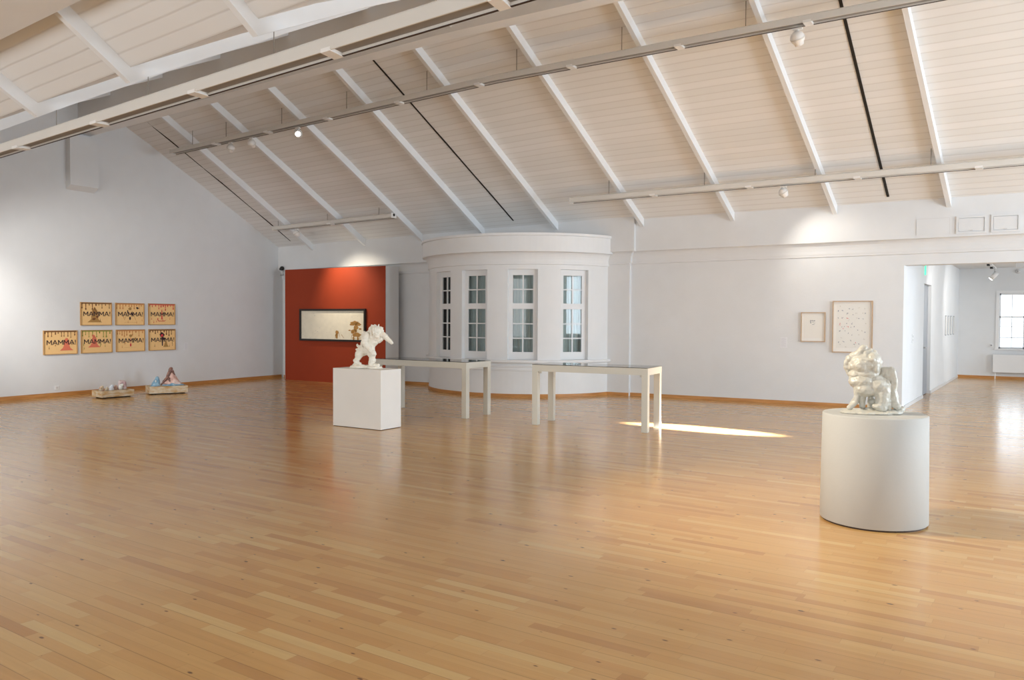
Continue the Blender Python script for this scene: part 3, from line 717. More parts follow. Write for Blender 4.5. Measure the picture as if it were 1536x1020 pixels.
    for ch in 'MAMMA!':
        if ch == 'M':
            w_l = 0.098
            line_poly(bm, cx + 0.007, -lh, cx + 0.007, lh, 0.0072, y); line_poly(bm, cx + w_l - 0.007, -lh, cx + w_l - 0.007, lh, 0.0072, y)
            line_poly(bm, cx + 0.008, lh - 0.002, cx + w_l / 2, -lh * 0.35, 0.0068, y - 0.0002); line_poly(bm, cx + w_l - 0.008, lh - 0.002, cx + w_l / 2, -lh * 0.35, 0.0068, y - 0.0004)
        elif ch == 'A':
            w_l = 0.096
            line_poly(bm, cx + 0.004, -lh, cx + w_l / 2, lh, 0.0068, y); line_poly(bm, cx + w_l - 0.004, -lh, cx + w_l / 2, lh, 0.0068, y - 0.0002); line_poly(bm, cx + 0.022, -lh * 0.32, cx + w_l - 0.022, -lh * 0.32, 0.0055, y - 0.0004)
        else:
            w_l = 0.02; line_poly(bm, cx + 0.010, -lh * 0.3, cx + 0.010, lh, 0.0055, y, 0.0085); blob_poly(bm, cx + 0.010, -lh * 0.8, 0.008, 0.008, y, 10, 0.0)
        cx += w_l + 0.012
    mesh_obj('lettering', bm, M_ink, sh_)

def info_card(loc, rz, w, h, label):
    t = thing('label_card', label, 'label', loc, rz)
    bm = BM(); box(bm, -w, w, -0.004, 0.0, -h, h); mesh_obj('card', bm, M_card, t)
    bm = BM(); z = h - 0.02; k = 0
    while z > -h + 0.015:
        box(bm, -w + 0.012, w * (0.8 if k % 3 else 0.3), -0.0048, -0.004, z - 0.003, z + 0.001); z -= 0.013; k += 1
    mesh_obj('text_lines', bm, M_cardtxt, t)
info_card(on_left_wall(10.50, 0.86), LWA, 0.055, 0.085, 'small white text card on the left wall beside the lettered prints')
BWA = math.atan(0.09)
def on_back(x, z): 
    q = W(x, 14.28, 0); return (q[0], q[1], z)
info_card(on_back(-3.965, 1.105), BWA, 0.055, 0.095, 'small white text card on the back wall beside the small drawing')

# ------------------------------------------------------------------ two framed drawings on the back wall
t = thing('drawing', 'small drawing with a short grey scribble in a pale oak frame', 'drawing', on_back(-3.470, 1.386), BWA)
w, h = 0.205, 0.262
bm = BM(); frame4(bm, w, h, 0.016, -0.035, 0.0); mesh_obj('frame', bm, M_oak, t)
bm = BM(); box(bm, -w + 0.016, w - 0.016, -0.012, 0.0, -h + 0.016, h - 0.016); mesh_obj('mount', bm, M_paper, t)
bm = BM(); box(bm, -w + 0.05, w - 0.05, -0.014, -0.0125, -h + 0.065, h - 0.05); mesh_obj('sheet', bm, M_canvas if False else plain('ivory_sheet', (0.78, 0.765, 0.72), 0.8, 0.2), t)
bm = BM(); rn = random.Random(11)
for (x, z, a_, b_) in ((-0.045, 0.105, 0.008, 0.02), (-0.02, 0.11, 0.02, 0.008), (0.02, 0.11, 0.018, 0.008), (-0.04, 0.075, 0.012, 0.012), (-0.005, 0.085, 0.02, 0.004), (0.0, 0.045, 0.03, 0.004), (0.02, 0.07, 0.02, 0.003)):
    blob_poly(bm, x, z, a_, b_, -0.0155, 7, 0.4, rn)
mesh_obj('ink_marks', bm, stroke_mat('mid_grey_ink', (0.30, 0.31, 0.33)), t)
t = thing('drawing', 'large drawing scattered with tiny grey and red marks in a pale oak frame', 'drawing', on_back(-2.832, 1.396), BWA)
w, h = 0.322, 0.447
bm = BM(); frame4(bm, w, h, 0.016, -0.04, 0.0); mesh_obj('frame', bm, M_oak, t)
bm = BM(); box(bm, -w + 0.016, w - 0.016, -0.012, 0.0, -h + 0.016, h - 0.016); mesh_obj('mount', bm, M_paper, t)
bm = BM(); box(bm, -w + 0.065, w - 0.05, -0.014, -0.0125, -h + 0.08, h - 0.05); mesh_obj('sheet', bm, plain('ivory_sheet_large', (0.76, 0.755, 0.72), 0.8, 0.2), t)
def Q(u, v): return (-w + (u - 632) * (2 * w / 558.0), h - (v - 172) * (2 * h / 745.0))
marks = {'grey': [(718, 318), (770, 315), (862, 290), (912, 290), (838, 355), (910, 372), (770, 415), (718, 420), (828, 500), (900, 498), (886, 548), (940, 540), (980, 592), (735, 605), (905, 660), (888, 745), (725, 768), (790, 762), (938, 795), (1005, 792), (1082, 615), (1085, 350), (1000, 420), (1060, 425), (815, 600), (765, 540), (800, 540), (860, 640)],
         'red': [(830, 418), (848, 420), (742, 500), (735, 520), (845, 545), (787, 570), (960, 770)],
         'pale': [(740, 250), (1000, 270), (1080, 290), (1050, 350), (970, 420), (1090, 500), (1000, 660), (760, 700), (1075, 715), (820, 830), (950, 830), (740, 800), (960, 355), (1040, 600), (860, 450)]}
for kname, mm in (('grey', M_markb), ('red', M_redp), ('pale', M_markl)):
    bm = BM()
    for (u, v) in marks[kname]:
        q = Q(u, v)
        for j in range(3):
            blob_poly(bm, q[0] + rn.uniform(-0.01, 0.01), q[1] + rn.uniform(-0.01, 0.01), rn.uniform(0.003, 0.009 if kname != 'red' else 0.006), rn.uniform(0.003, 0.009 if kname != 'red' else 0.006), -0.0155, 6, 0.4, rn)
    mesh_obj(kname + '_ink_marks', bm, mm, t)

# ------------------------------------------------------------------ wall socket, camera
t = thing('wall_socket', 'small white wall socket low on the left wall', 'socket', on_left_wall(7.595, 0.165), LWA)
bm = BM(); box(bm, -0.04, 0.04, -0.012, 0.0, -0.04, 0.04, bevel=0.004); mesh_obj('plate', bm, M_rad, t)
bm = BM(); lathe(bm, [(0, 0.013), (0.022, 0.013), (0.024, 0.0), (0, 0)], 20, M=Matrix.Rotation(PI / 2, 4, 'X')); mesh_obj('socket_face', bm, M_skirt2, t)
cy = W(-15.9, 14.03, 0)[1]
t = thing('security_camera', 'small black camera on a bracket in the corner above the red partition', 'camera', (-15.86, 13.26, 2.62))
bm = BM(); tube(bm, [(-0.14, 0.05, -0.05), (0.0, 0.02, -0.05), (0.02, 0.0, 0.05)], 0.014); mesh_obj('bracket', bm, M_steel, t)
bm = BM(); bmesh.ops.create_icosphere(bm, subdivisions=3, radius=0.055); bmesh.ops.translate(bm, vec=(0.0, -0.02, 0.11), verts=bm.verts); mesh_obj('camera_body', bm, M_black, t, True)
bm = BM(); tube(bm, [(0.0, -0.05, 0.10), (0.02, -0.10, 0.085)], 0.026, 14); mesh_obj('lens_tube', bm, M_black, t, True)

# ------------------------------------------------------------------ lighting tracks
def track(label, Y, Zb, x0, x1, joints, hang, hgt=0.10, wid=0.15, endhole=False, wire=0.006):
    x0f = x0
    base = W(x0, Y, Zb)
    t = thing('lighting_track', label, 'lighting track', (0, 0, 0))
    f = W
    h2 = hgt
    xs = xs_between(x0, x1)
    bm = BM(); prism(bm, [(Y, Zb), (Y + 0.012, Zb), (Y + 0.012, Zb + h2 - 0.012), (Y + wid - 0.012, Zb + h2 - 0.012), (Y + wid - 0.012, Zb), (Y + wid, Zb), (Y + wid, Zb + h2 * 0.8), (Y + wid - 0.03, Zb + h2), (Y + 0.03, Zb + h2), (Y, Zb + h2 * 0.8)], xs, f); mesh_obj('trunking', bm, M_track, t)
    bm = BM(); prism(bm, [(Y + 0.013, Zb + 0.022), (Y + wid - 0.013, Zb + 0.022), (Y + wid - 0.013, Zb + h2 - 0.013), (Y + 0.013, Zb + h2 - 0.013)], xs, f); mesh_obj('inner_tray', bm, M_slot, t)
    bm = BM(); prism(bm, [(Y + wid - 0.014, Zb - 0.005), (Y + wid + 0.001, Zb - 0.005), (Y + wid + 0.001, Zb), (Y + wid - 0.014, Zb)], xs, f); mesh_obj('slot_lip', bm, M_lip, t)
    for x in joints:
        if x0 - 0.01 <= x <= x1:
            bm = BM(); box(bm, x - 0.05, x + 0.05, Y - 0.003, Y + wid + 0.004, Zb - 0.007, Zb + 0.024, f=f); mesh_obj('joint_bracket', bm, M_spot, t)
    bm = BM(); box(bm, x0 - 0.012, x0, Y - 0.002, Y + wid + 0.002, Zb - 0.01, Zb + h2 + 0.002, f=f)
    mesh_obj('end_cap', bm, M_track, t)
    if x1 < 3 or x1 > 4:
        bm = BM(); box(bm, x1, x1 + 0.012, Y - 0.002, Y + wid + 0.002, Zb - 0.01, Zb + h2 + 0.002, f=f); mesh_obj('end_cap', bm, M_spot, t)
        if endhole:
            q = W(x1 + 0.012, Y + wid / 2, Zb + h2 * 0.6); bm = BM(); lathe(bm, [(0, 0.004), (0.03, 0.004), (0.03, 0), (0, 0)], 16, M=Matrix.Translation(q) @ Matrix.Rotation(PI / 2, 4, 'Y')); mesh_obj('cable_hole', bm, M_dark, t)
    for x, zt in hang:
        a_ = W(x, Y + wid / 2, Zb + h2); b_ = W(x, Y + wid / 2, zt)
        bm = BM(); tube(bm, [a_, (a_[0], a_[1], b_[2] + 0.05)], wire, 6); mesh_obj('hanger_wire', bm, M_wire, t)
    return t
T1J = [-13.57, -12.18, -10.73, -9.16, -7.59, -5.99, -4.35, -2.66, -1.0, 0.7, 2.4]
T1H = [(x, ceil_far(10.42)) for x in (-14.25, -13.3, -11.84, -10.3, -8.6, -6.92, -5.2, -3.45, -1.7, 0.1)]
track('long white lighting track across the middle of the far ceiling slope', 10.22, 5.225, -14.83, 4.4, T1J, T1H)
T2J = [-5.91, -4.24, -2.57, -0.92, 0.75, 2.4]
track('white lighting track hanging low along the right part of the back wall', 13.03, 3.695, -7.50, XL1, T2J, [(x, ceil_far(13.1)) for x in (-6.76, -5.0, -3.2, -1.55, 0.1)])
track('short white lighting track with a round hole in its end, above the red partition', 13.03, 3.775, -15.10, -11.66, [-13.4], [(x, ceil_far(13.1)) for x in (-15.0, -13.5, -12.05)], endhole=True)
DJ = [-14.9, -13.5, -12.1, -10.8, -9.46, -8.08, -6.62, -5.0, -3.4, -1.7, 0, 1.6]
track('large white lighting track hung below the roof valley, nearest the camera', 4.42, 3.525, -15.1, XL1, DJ, [(x, ceil_near(4.5) - 0.18) for x in (-10.33, -8.82, -7.33, -5.66, -3.96)], 0.122, 0.15, wire=0.004)

# ------------------------------------------------------------------ spot lamps
def make_spot(loc, aim, label, lit=False, s=1.0):
    loc = (loc[0], loc[1], loc[2] - 0.002); t = thing('spot_lamp', label, 'spotlight', loc, 0, 'spot lamps on the tracks')
    r_ = 0.075 * s
    bm = BM(); box(bm, -0.05 * s, 0.05 * s, -0.02 * s, 0.02 * s, -0.03, -0.007); mesh_obj('adapter', bm, M_spot, t)
    bm = BM(); tube(bm, [(0, 0, -0.01), (0, 0, -0.05 * s)], 0.014 * s, 10); mesh_obj('stem', bm, M_spot, t)
    c0 = Vector((0, 0, -0.05 * s - r_ * 0.8)); d = (Vector(aim) - (Vector(loc) + c0)).normalized()
    M = Matrix.Translation(c0) @ d.to_track_quat('Z', 'Y').to_matrix().to_4x4()
    prof = [(0, -r_)] + [(r_ * math.cos(R(a_)), r_ * math.sin(R(a_))) for a_ in range(-75, 46, 10)] + [(r_ * 0.66, r_ * 1.05), (r_ * 0.60, r_ * 1.05), (r_ * 0.58, r_ * 0.72), (0, r_ * 0.72)]
    bm = BM(); lathe(bm, prof, 28, M=M); hs = mesh_obj('lamp_housing', bm, M_spot, t, True)
    bm = BM(); lathe(bm, [(r_ * 1.02, -r_ * 0.12), (r_ * 1.06, 0), (r_ * 1.02, r_ * 0.12), (r_ * 0.96, 0), (r_ * 1.02, -r_ * 0.12)], 28, M=M); mesh_obj('trim_ring', bm, M_track, hs, True)
    bm = BM(); lathe(bm, [(0, r_ * 0.86), (r_ * 0.5, r_ * 0.82), (r_ * 0.56, r_ * 0.74), (0, r_ * 0.74)], 24, M=M); o = mesh_obj('lens', bm, M_lamp if lit else M_lens, hs, True)
    return t
def spot_at(x, Y, Z, aim, label, lit=False, s=1.0):
    return make_spot(W(x, Y, Z), aim, label, lit, s)
spot_at(-13.18, 10.30, 5.205, (-15.8, 11, 1.2), 'white spot lamp on the middle track, nearest its left end', s=1.0)
spot_at(-12.62, 10.30, 5.205, (-15.0, 12.9, 1.5), 'white spot lamp on the middle track, second from its left end', s=1.0)
spot_at(-11.45, 10.30, 5.205, (-3.0, 3.0, 1.2), 'lit white spot lamp glaring from the middle track', True, s=1.05)
spot_at(-2.79, 10.30, 5.20, (-2.2, 14.0, 0.9), 'white ball-shaped spot lamp alone at the right part of the middle track', s=1.2)
spot_at(-3.69, 13.10, 3.68, (-2.9, 14.2, 2.0), 'white ball-shaped spot lamp under the track above the framed drawings', s=1.0)
spot_at(-14.42, 13.10, 3.76, (-13.8, 13.1, 2.0), 'white spot lamp under the short track above the red partition', s=1.0)
# sensor under the ridge beam
t = thing('motion_sensor', 'tiny white wedge-shaped sensor on the ridge beam', 'sensor', W(-7.02, 8.80, 5.60))
bm = BM(); vs = [bm.verts.new(p_) for p_ in ((-0.06, 0, 0.03), (0.06, 0, 0.03), (0.0, 0, -0.04), (-0.05, -0.06, 0.02), (0.05, -0.06, 0.02), (0.0, -0.05, -0.03))]
for q in ((0, 1, 2), (3, 5, 4), (0, 3, 4, 1), (1, 4, 5, 2), (2, 5, 3, 0)): bm.faces.new([vs[i] for i in q])
mesh_obj('sensor_body', bm, M_spot, t)
bm = BM(); bmesh.ops.create_icosphere(bm, subdivisions=2, radius=0.018); bmesh.ops.translate(bm, vec=(0, -0.06, 0.0), verts=bm.verts); mesh_obj('sensor_lens', bm, M_lens, t, True)
# side-room track
t = thing('lighting_track', 'short black and white track under the side room ceiling', 'lighting track', (-1.2, 0, 2.86))
bm = BM(); box(bm, -0.02, 0.02, 17.5, 24.0, -0.02, 0.03); mesh_obj('rail', bm, M_spot, t)
for yy in (19.6, 20.6, 21.7, 22.9):
    bm = BM(); box(bm, -0.06, 0.0, yy - 0.10, yy + 0.10, -0.06, -0.02); mesh_obj('adapter', bm, M_dark, t)
    bm = BM(); box(bm, 0.0, 0.035, yy - 0.10, yy + 0.10, -0.045, -0.02); mesh_obj('transformer', bm, M_steel, t)
t = thing('spot_lamp', 'small white cylindrical spot lamp on the side room track', 'spotlight', (-1.2, 23.6, 2.84), 0)
bm = BM(); tube(bm, [(0, 0, -0.003), (0, 0, -0.14)], 0.012, 8); mesh_obj('stem', bm, M_steel, t)
bm = BM(); tube(bm, [(0.06, 0.0, -0.10), (-0.08, -0.02, -0.26)], 0.055, 20); mesh_obj('lamp_housing', bm, M_spot, t, True)
bm = BM(); tube(bm, [(-0.079, -0.02, -0.259), (-0.085, -0.021, -0.266)], 0.05, 20); mesh_obj('lens', bm, M_lamp, t)

# ------------------------------------------------------------------ display tables
def display_table(name, label, corner, ang, L_, D_, H_, ap=0.095, lg=0.085):
    """corner: front right foot"""
    t = thing('display_table', label, 'display table', (corner[0], corner[1], 0), ang, 'glass-topped display tables')
    for (x, y) in ((-L_, 0), (-lg, 0), (-L_, D_ - lg), (-lg, D_ - lg)):
        bm = BM(); box(bm, x, x + lg, y, y + lg, 0.0, H_ - ap, bevel=0.003); mesh_obj('leg', bm, M_table, t)
    bm = BM()
    for b_ in ((-L_, 0, 0, 0.03), (-L_, 0, D_ - 0.03, D_), (-L_, -L_ + 0.03, 0.03, D_ - 0.03), (-0.03, 0, 0.03, D_ - 0.03)):
        box(bm, b_[0], b_[1], b_[2], b_[3], H_ - ap, H_ - 0.004)
    mesh_obj('apron', bm, M_table, t)
    bm = BM(); box(bm, -L_ + 0.03, -0.03, 0.03, D_ - 0.03, H_ - ap, H_ - ap + 0.015); mesh_obj('display_tray', bm, M_table, t)
    bm = BM(); box(bm, -L_, 0, 0, D_, H_ - 0.004, H_ + 0.004, bevel=0.002); mesh_obj('glass_top', bm, M_glasstop, t)
    for sx in (-L_ + lg, -lg - 0.035):
        bm = BM(); box(bm, sx, sx + 0.035, 0.035, 0.06, H_ - ap - 0.03, H_ - ap); mesh_obj('corner_bracket', bm, M_table, t)
    return t
display_table('t1', 'long glass-topped display table behind the square white pedestal', (-7.245, 9.50), R(1.6), 1.83, 0.66, 0.846)
display_table('t2', 'long glass-topped display table standing free in front of the bay', (-4.395, 9.71), R(6.5), 1.70, 0.62, 0.858)

# ------------------------------------------------------------------ pedestals
t = thing('pedestal', 'square white box pedestal under the lunging plaster figure', 'pedestal', (-7.39, 7.815, 0), R(1.8))
bm = BM(); box(bm, -0.88, 0, 0, 0.415, 0.006, 0.807, bevel=0.004); mesh_obj('pedestal_box', bm, M_ped, t)
bm = BM(); box(bm, -0.87, -0.01, 0.01, 0.405, 0.0, 0.006); mesh_obj('shadow_gap', bm, M_dark, t)
DC = (-1.083, 6.475)
t = thing('pedestal', 'large round drum pedestal, pale grey, under the glazed lion-like sculpture', 'pedestal', (DC[0], DC[1], 0))
bm = BM(); lathe(bm, [(0, 0.012), (0.372, 0.012), (0.375, 0.016), (0.366, 0.800), (0.361, 0.806), (0, 0.806)], 96); mesh_obj('drum', bm, M_drum, t)
for p_ in t.children[0].data.polygons: p_.use_smooth = abs(p_.normal.z) < 0.5
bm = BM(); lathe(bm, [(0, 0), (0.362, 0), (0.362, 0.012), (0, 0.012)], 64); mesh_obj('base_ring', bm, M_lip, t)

# ------------------------------------------------------------------ sculpted bodies (fused masses)
def fused(name, parts, voxel, mat, parent, disp=0.006, dscale=0.06, smooth=2):
    bm = BM()
    def ball(c, r_, sub=2):
        res = bmesh.ops.create_icosphere(bm, subdivisions=sub, radius=1.0)
        rr = r_ if isinstance(r_, (tuple, list)) else (r_, r_, r_)
        for v_ in res['verts']: v_.co = Vector((v_.co.x * rr[0] + c[0], v_.co.y * rr[1] + c[1], v_.co.z * rr[2] + c[2]))
    for p_ in parts:
        if p_[0] == 'b': ball(p_[1], p_[2])
        elif p_[0] == 'c':      # tapered limb
            a_, b_, r0, r1 = Vector(p_[1]), Vector(p_[2]), p_[3], p_[4]
            n = max(2, int((b_ - a_).length / (min(r0, r1) * 0.45)))
            for i in range(n + 1):
                f = i / n; ball(tuple(a_.lerp(b_, f)), r0 + (r1 - r0) * f)
    o = mesh_obj(name, bm, mat, parent)
    m = o.modifiers.new('remesh', 'REMESH'); m.mode = 'VOXEL'; m.voxel_size = voxel; m.use_smooth_shade = True
    m = o.modifiers.new('smooth', 'SMOOTH'); m.iterations = smooth; m.factor = 0.5
    tx = bpy.data.textures.new(name + '_relief', 'CLOUDS'); tx.noise_scale = dscale; tx.noise_depth = 2
    m = o.modifiers.new('relief', 'DISPLACE'); m.texture = tx; m.strength = disp; m.mid_level = 0.5; m.texture_coords = 'LOCAL'
    bpy.context.view_layer.update()
    dg = bpy.context.evaluated_depsgraph_get(); me = bpy.data.meshes.new_from_object(o.evaluated_get(dg))
    old = o.data; o.modifiers.clear(); o.data = me; bpy.data.meshes.remove(old); me.name = name
    for p_ in me.polygons: p_.use_smooth = True
    for v_ in me.vertices: v_.co.z = max(v_.co.z, 0.001)
    return o

FW = Vector((-0.56, 0.8285, 0)); RT = Vector((0.8285, 0.56, 0)); YAW = math.atan2(RT.y, RT.x)
# lunging figure: local x = towards picture right, y = away from camera, z = up ; k metres per measured unit
k = 0.0018
def A1(u, v, d=0): return ((u - 345) * k, d * k, (462 - v) * k)
t = thing('sculpture', 'rough white plaster figure lunging with one arm thrust out, on the square pedestal', 'sculpture', (-7.845, 8.03, 0.807), YAW)
body = [
 ('b', A1(345, 322), (46 * k, 42 * k, 40 * k)), ('b', A1(362, 285), (45 * k, 40 * k, 42 * k)), ('b', A1(386, 250), (48 * k, 44 * k, 46 * k)), ('b', A1(400, 222, -6), (50 * k, 46 * k, 40 * k)),
 ('b', A1(372, 315, -20), (34 * k, 30 * k, 34 * k)),
 # rear leg
 ('c', A1(320, 330, 14), A1(278, 352, 10), 36 * k, 31 * k), ('b', A1(277, 360, 4), 31 * k), ('c', A1(277, 372, 4), A1(256, 412, 4), 25 * k, 19 * k), ('c', A1(256, 418, 4), A1(290, 428, -10), 17 * k, 13 * k), ('b', A1(246, 405, 8), 15 * k),
 # front leg
 ('c', A1(372, 330, -18), A1(386, 368, -26), 36 * k, 28 * k), ('c', A1(386, 372, -26), A1(378, 425, -22), 26 * k, 24 * k), ('b', A1(392, 400, -24), 24 * k), ('c', A1(382, 438, -24), A1(432, 440, -46), 21 * k, 14 * k), ('b', A1(436, 434, -48), 13 * k),
 # near arm hanging across to the knee, raised shoulder plate
 ('c', A1(345, 205, -30), A1(322, 262, -38), 26 * k, 22 * k), ('c', A1(322, 262, -38), A1(378, 325, -52), 21 * k, 18 * k), ('b', A1(398, 342, -54), 23 * k), ('b', A1(410, 352, -52), 14 * k), ('b', A1(386, 358, -54), 13 * k),
 ('b', A1(322, 198, -16), (20 * k, 20 * k, 24 * k)), ('b', A1(312, 186, -16), 9 * k), ('b', A1(345, 186, -16), 10 * k), ('c', A1(312, 215, -14), A1(318, 245, -14), 16 * k, 14 * k),
 # thrust arm
 ('c', A1(440, 205, 4), A1(482, 218, -6), 32 * k, 24 * k), ('c', A1(482, 218, -6), A1(528, 258, -20), 22 * k, 15 * k), ('b', A1(534, 264, -22), 13 * k), ('b', A1(542, 268, -24), 7 * k), ('b', A1(470, 196, 0), 16 * k),
 ('c', A1(430, 250, -8), A1(445, 238, -8), 20 * k, 22 * k),
 # hip cloth thrown back
 ('c', A1(300, 305, 6), A1(268, 290, 6), 17 * k, 12 * k), ('c', A1(285, 318, 6), A1(258, 318, 6), 13 * k, 9 * k), ('c', A1(268, 290, 6), A1(266, 276, 6), 9 * k, 5 * k), ('c', A1(300, 290, 0), A1(298, 262, 0), 11 * k, 6 * k)]
o = fused('figure_body', body, 0.0052, M_plaster, t, 0.014, 0.028)
head = [('b', A1(408, 178, -14), (46 * k, 42 * k, 44 * k)), ('b', A1(424, 205, -46), (26 * k, 20 * k, 24 * k)), ('b', A1(430, 222, -52), (20 * k, 16 * k, 12 * k)), ('b', A1(418, 190, -62), 9 * k), ('b', A1(440, 190, -52), 8 * k),
 ('b', A1(372, 160, -10), 20 * k), ('b', A1(362, 182, -10), 18 * k), ('b', A1(366, 208, -8), 17 * k), ('b', A1(385, 142, -8), 16 * k), ('b', A1(405, 136, -8), 13 * k), ('b', A1(448, 156, -8), 18 * k), ('b', A1(458, 176, -4), 16 * k),
 ('c', A1(388, 145, -8), A1(378, 128, -8), 9 * k, 5 * k), ('c', A1(428, 145, -8), A1(434, 124, -8), 9 * k, 4 * k), ('c', A1(404, 138, -8), A1(402, 127, -8), 8 * k, 5 * k), ('c', A1(452, 160, -6), A1(464, 152, -6), 8 * k, 5 * k),
 ('c', A1(380, 160, -48), A1(382, 205, -52), 9 * k, 7 * k), ('c', A1(396, 152, -56), A1(400, 196, -62), 8 * k, 6 * k), ('c', A1(412, 150, -58), A1(412, 172, -64), 8 * k, 6 * k)]
fused('shaggy_head', head, 0.005, M_plaster, t, 0.010, 0.022)
bs = [('b', A1(272, 452, 0), (64 * k, 60 * k, 17 * k)), ('b', A1(330, 452, 10), (50 * k, 62 * k, 15 * k)), ('b', A1(405, 456, -24), (60 * k, 56 * k, 18 * k)), ('b', A1(300, 442, -14), (30 * k, 24 * k, 12 * k)), ('b', A1(236, 458, 0), (30 * k, 40 * k, 9 * k)), ('b', A1(440, 462, -20), (30 * k, 36 * k, 9 * k)), ('b', A1(385, 440, -20), (26 * k, 26 * k, 16 * k)), ('b', A1(252, 436, 8), (24 * k, 24 * k, 14 * k))]
o = fused('rocky_base', bs, 0.006, M_plaster, t, 0.012, 0.03)
for v_ in o.data.vertices: v_.co.z = max(v_.co.z, 0.0)

# lion-like beast
k = 0.000688
FW2 = Vector((DC[0], DC[1], 0)).normalized(); YAW2 = math.atan2(-FW2.x, FW2.y)
def A2(u, v, d=0): return ((u - 610) * k, d * k, (848 - v) * k)
t = thing('sculpture', 'grey-white glazed lion-like beast with a big tufted head, on the drum pedestal', 'sculpture', (DC[0] - 0.002, DC[1] - 0.01, 0.806), YAW2)
beast = [
 ('b', A2(490, 500, -10), (140 * k, 140 * k, 105 * k)), ('b', A2(420, 500, -30), (78 * k, 95 * k, 62 * k)), ('b', A2(520, 580, -30), (128 * k, 125 * k, 92 * k)), ('b', A2(635, 555, 0), (125 * k, 135 * k, 118 * k)), ('b', A2(690, 530, 20), (72 * k, 110 * k, 84 * k)), ('b', A2(600, 470, 10), (110 * k, 110 * k, 60 * k)),
 ('c', A2(440, 610, -60), A2(432, 730, -80), 40 * k, 24 * k), ('c', A2(432, 730, -80), A2(365, 790, -100), 24 * k, 30 * k), ('c', A2(410, 690, -70), A2(350, 790, -60), 16 * k, 20 * k),
 ('c', A2(488, 620, -40), A2(490, 770, -30), 46 * k, 34 * k),
 ('c', A2(575, 670, 60), A2(565, 790, 60), 32 * k, 30 * k), ('b', A2(590, 725, 50), (50 * k, 50 * k, 40 * k)),
 ('c', A2(690, 590, -40), A2(680, 770, -50), 84 * k, 66 * k), ('b', A2(640, 760, -80), (56 * k, 50 * k, 36 * k)), ('c', A2(745, 530, -10), A2(752, 780, -20), 30 * k, 32 * k), ('c', A2(640, 470, -40), A2(735, 500, -30), 22 * k, 24 * k),
 ('b', A2(700, 400, 60), (70 * k, 62 * k, 58 * k)), ('c', A2(690, 430, 60), A2(660, 470, 40), 56 * k, 64 * k),
 ('c', A2(782, 382, 20), A2(800, 500, 20), 40 * k, 44 * k), ('c', A2(800, 500, 20), A2(788, 620, 20), 44 * k, 48 * k), ('c', A2(788, 620, 20), A2(822, 750, 10), 54 * k, 44 * k), ('b', A2(760, 440, 40), (50 * k, 60 * k, 90 * k)),
 ('c', A2(700, 385, 50), A2(770, 370, 30), 44 * k, 36 * k), ('b', A2(830, 760, 0), (48 * k, 44 * k, 40 * k))]
fused('beast_body', beast, 0.0042, M_glaze, t, 0.011, 0.035, 7)
hd = [('b', A2(495, 320), (150 * k, 132 * k, 132 * k)), ('b', A2(585, 290, 0), (92 * k, 104 * k, 120 * k)), ('b', A2(520, 420, -10), (140 * k, 120 * k, 90 * k)), ('b', A2(430, 430, -20), (84 * k, 90 * k, 62 * k)), ('b', A2(400, 470, -20), (56 * k, 70 * k, 44 * k)), ('b', A2(600, 380, 0), (70 * k, 90 * k, 80 * k)),
 ('c', A2(328, 285, -10), A2(326, 350, -10), 32 * k, 34 * k), ('c', A2(326, 350, -10), A2(345, 440, -10), 28 * k, 14 * k), ('b', A2(365, 260, 0), (56 * k, 56 * k, 48 * k)), ('b', A2(405, 220, 0), (54 * k, 50 * k, 44 * k)), ('b', A2(400, 330, 0), (60 * k, 90 * k, 70 * k)),
 ('c', A2(440, 210, -20), A2(492, 136, -10), 44 * k, 40 * k), ('b', A2(505, 126, -8), (34 * k, 34 * k, 28 * k)), ('c', A2(520, 190, -10), A2(560, 170, 0), 46 * k, 36 * k), ('c', A2(560, 180, 0), A2(598, 188, 10), 38 * k, 34 * k), ('b', A2(636, 300, 10), (48 * k, 64 * k, 70 * k)), ('c', A2(600, 210, 10), A2(655, 280, 10), 36 * k, 34 * k),
 ('b', A2(470, 330, -112), (60 * k, 30 * k, 60 * k)), ('c', A2(480, 262, -100), A2(590, 262, -92), 20 * k, 22 * k), ('b', A2(620, 360, -70), (34 * k, 30 * k, 50 * k))]
fused('beast_head', hd, 0.004, M_glaze, t, 0.011, 0.035, 7)
lumps = [('b', A2(420, 838, -60), (160 * k, 150 * k, 34 * k)), ('b', A2(520, 838, -90), (160 * k, 130 * k, 32 * k)), ('b', A2(640, 836, 0), (170 * k, 190 * k, 30 * k)), ('b', A2(760, 828, 30), (140 * k, 150 * k, 34 * k)), ('b', A2(860, 800, 60), (60 * k, 60 * k, 34 * k)), ('b', A2(885, 790, 60), (34 * k, 34 * k, 30 * k)), ('b', A2(740, 840, -80), (50 * k, 50 * k, 34 * k)), ('b', A2(800, 822, -50), (44 * k, 40 * k, 28 * k)), ('b', A2(560, 800, -10), (60 * k, 60 * k, 20 * k)), ('b', A2(450, 815, -100), (70 * k, 50 * k, 22 * k))]
o = fused('modelled_base', lumps, 0.0045, M_glaze, t, 0.008, 0.03)
for v_ in o.data.vertices: v_.co.z = max(v_.co.z, 0.0)

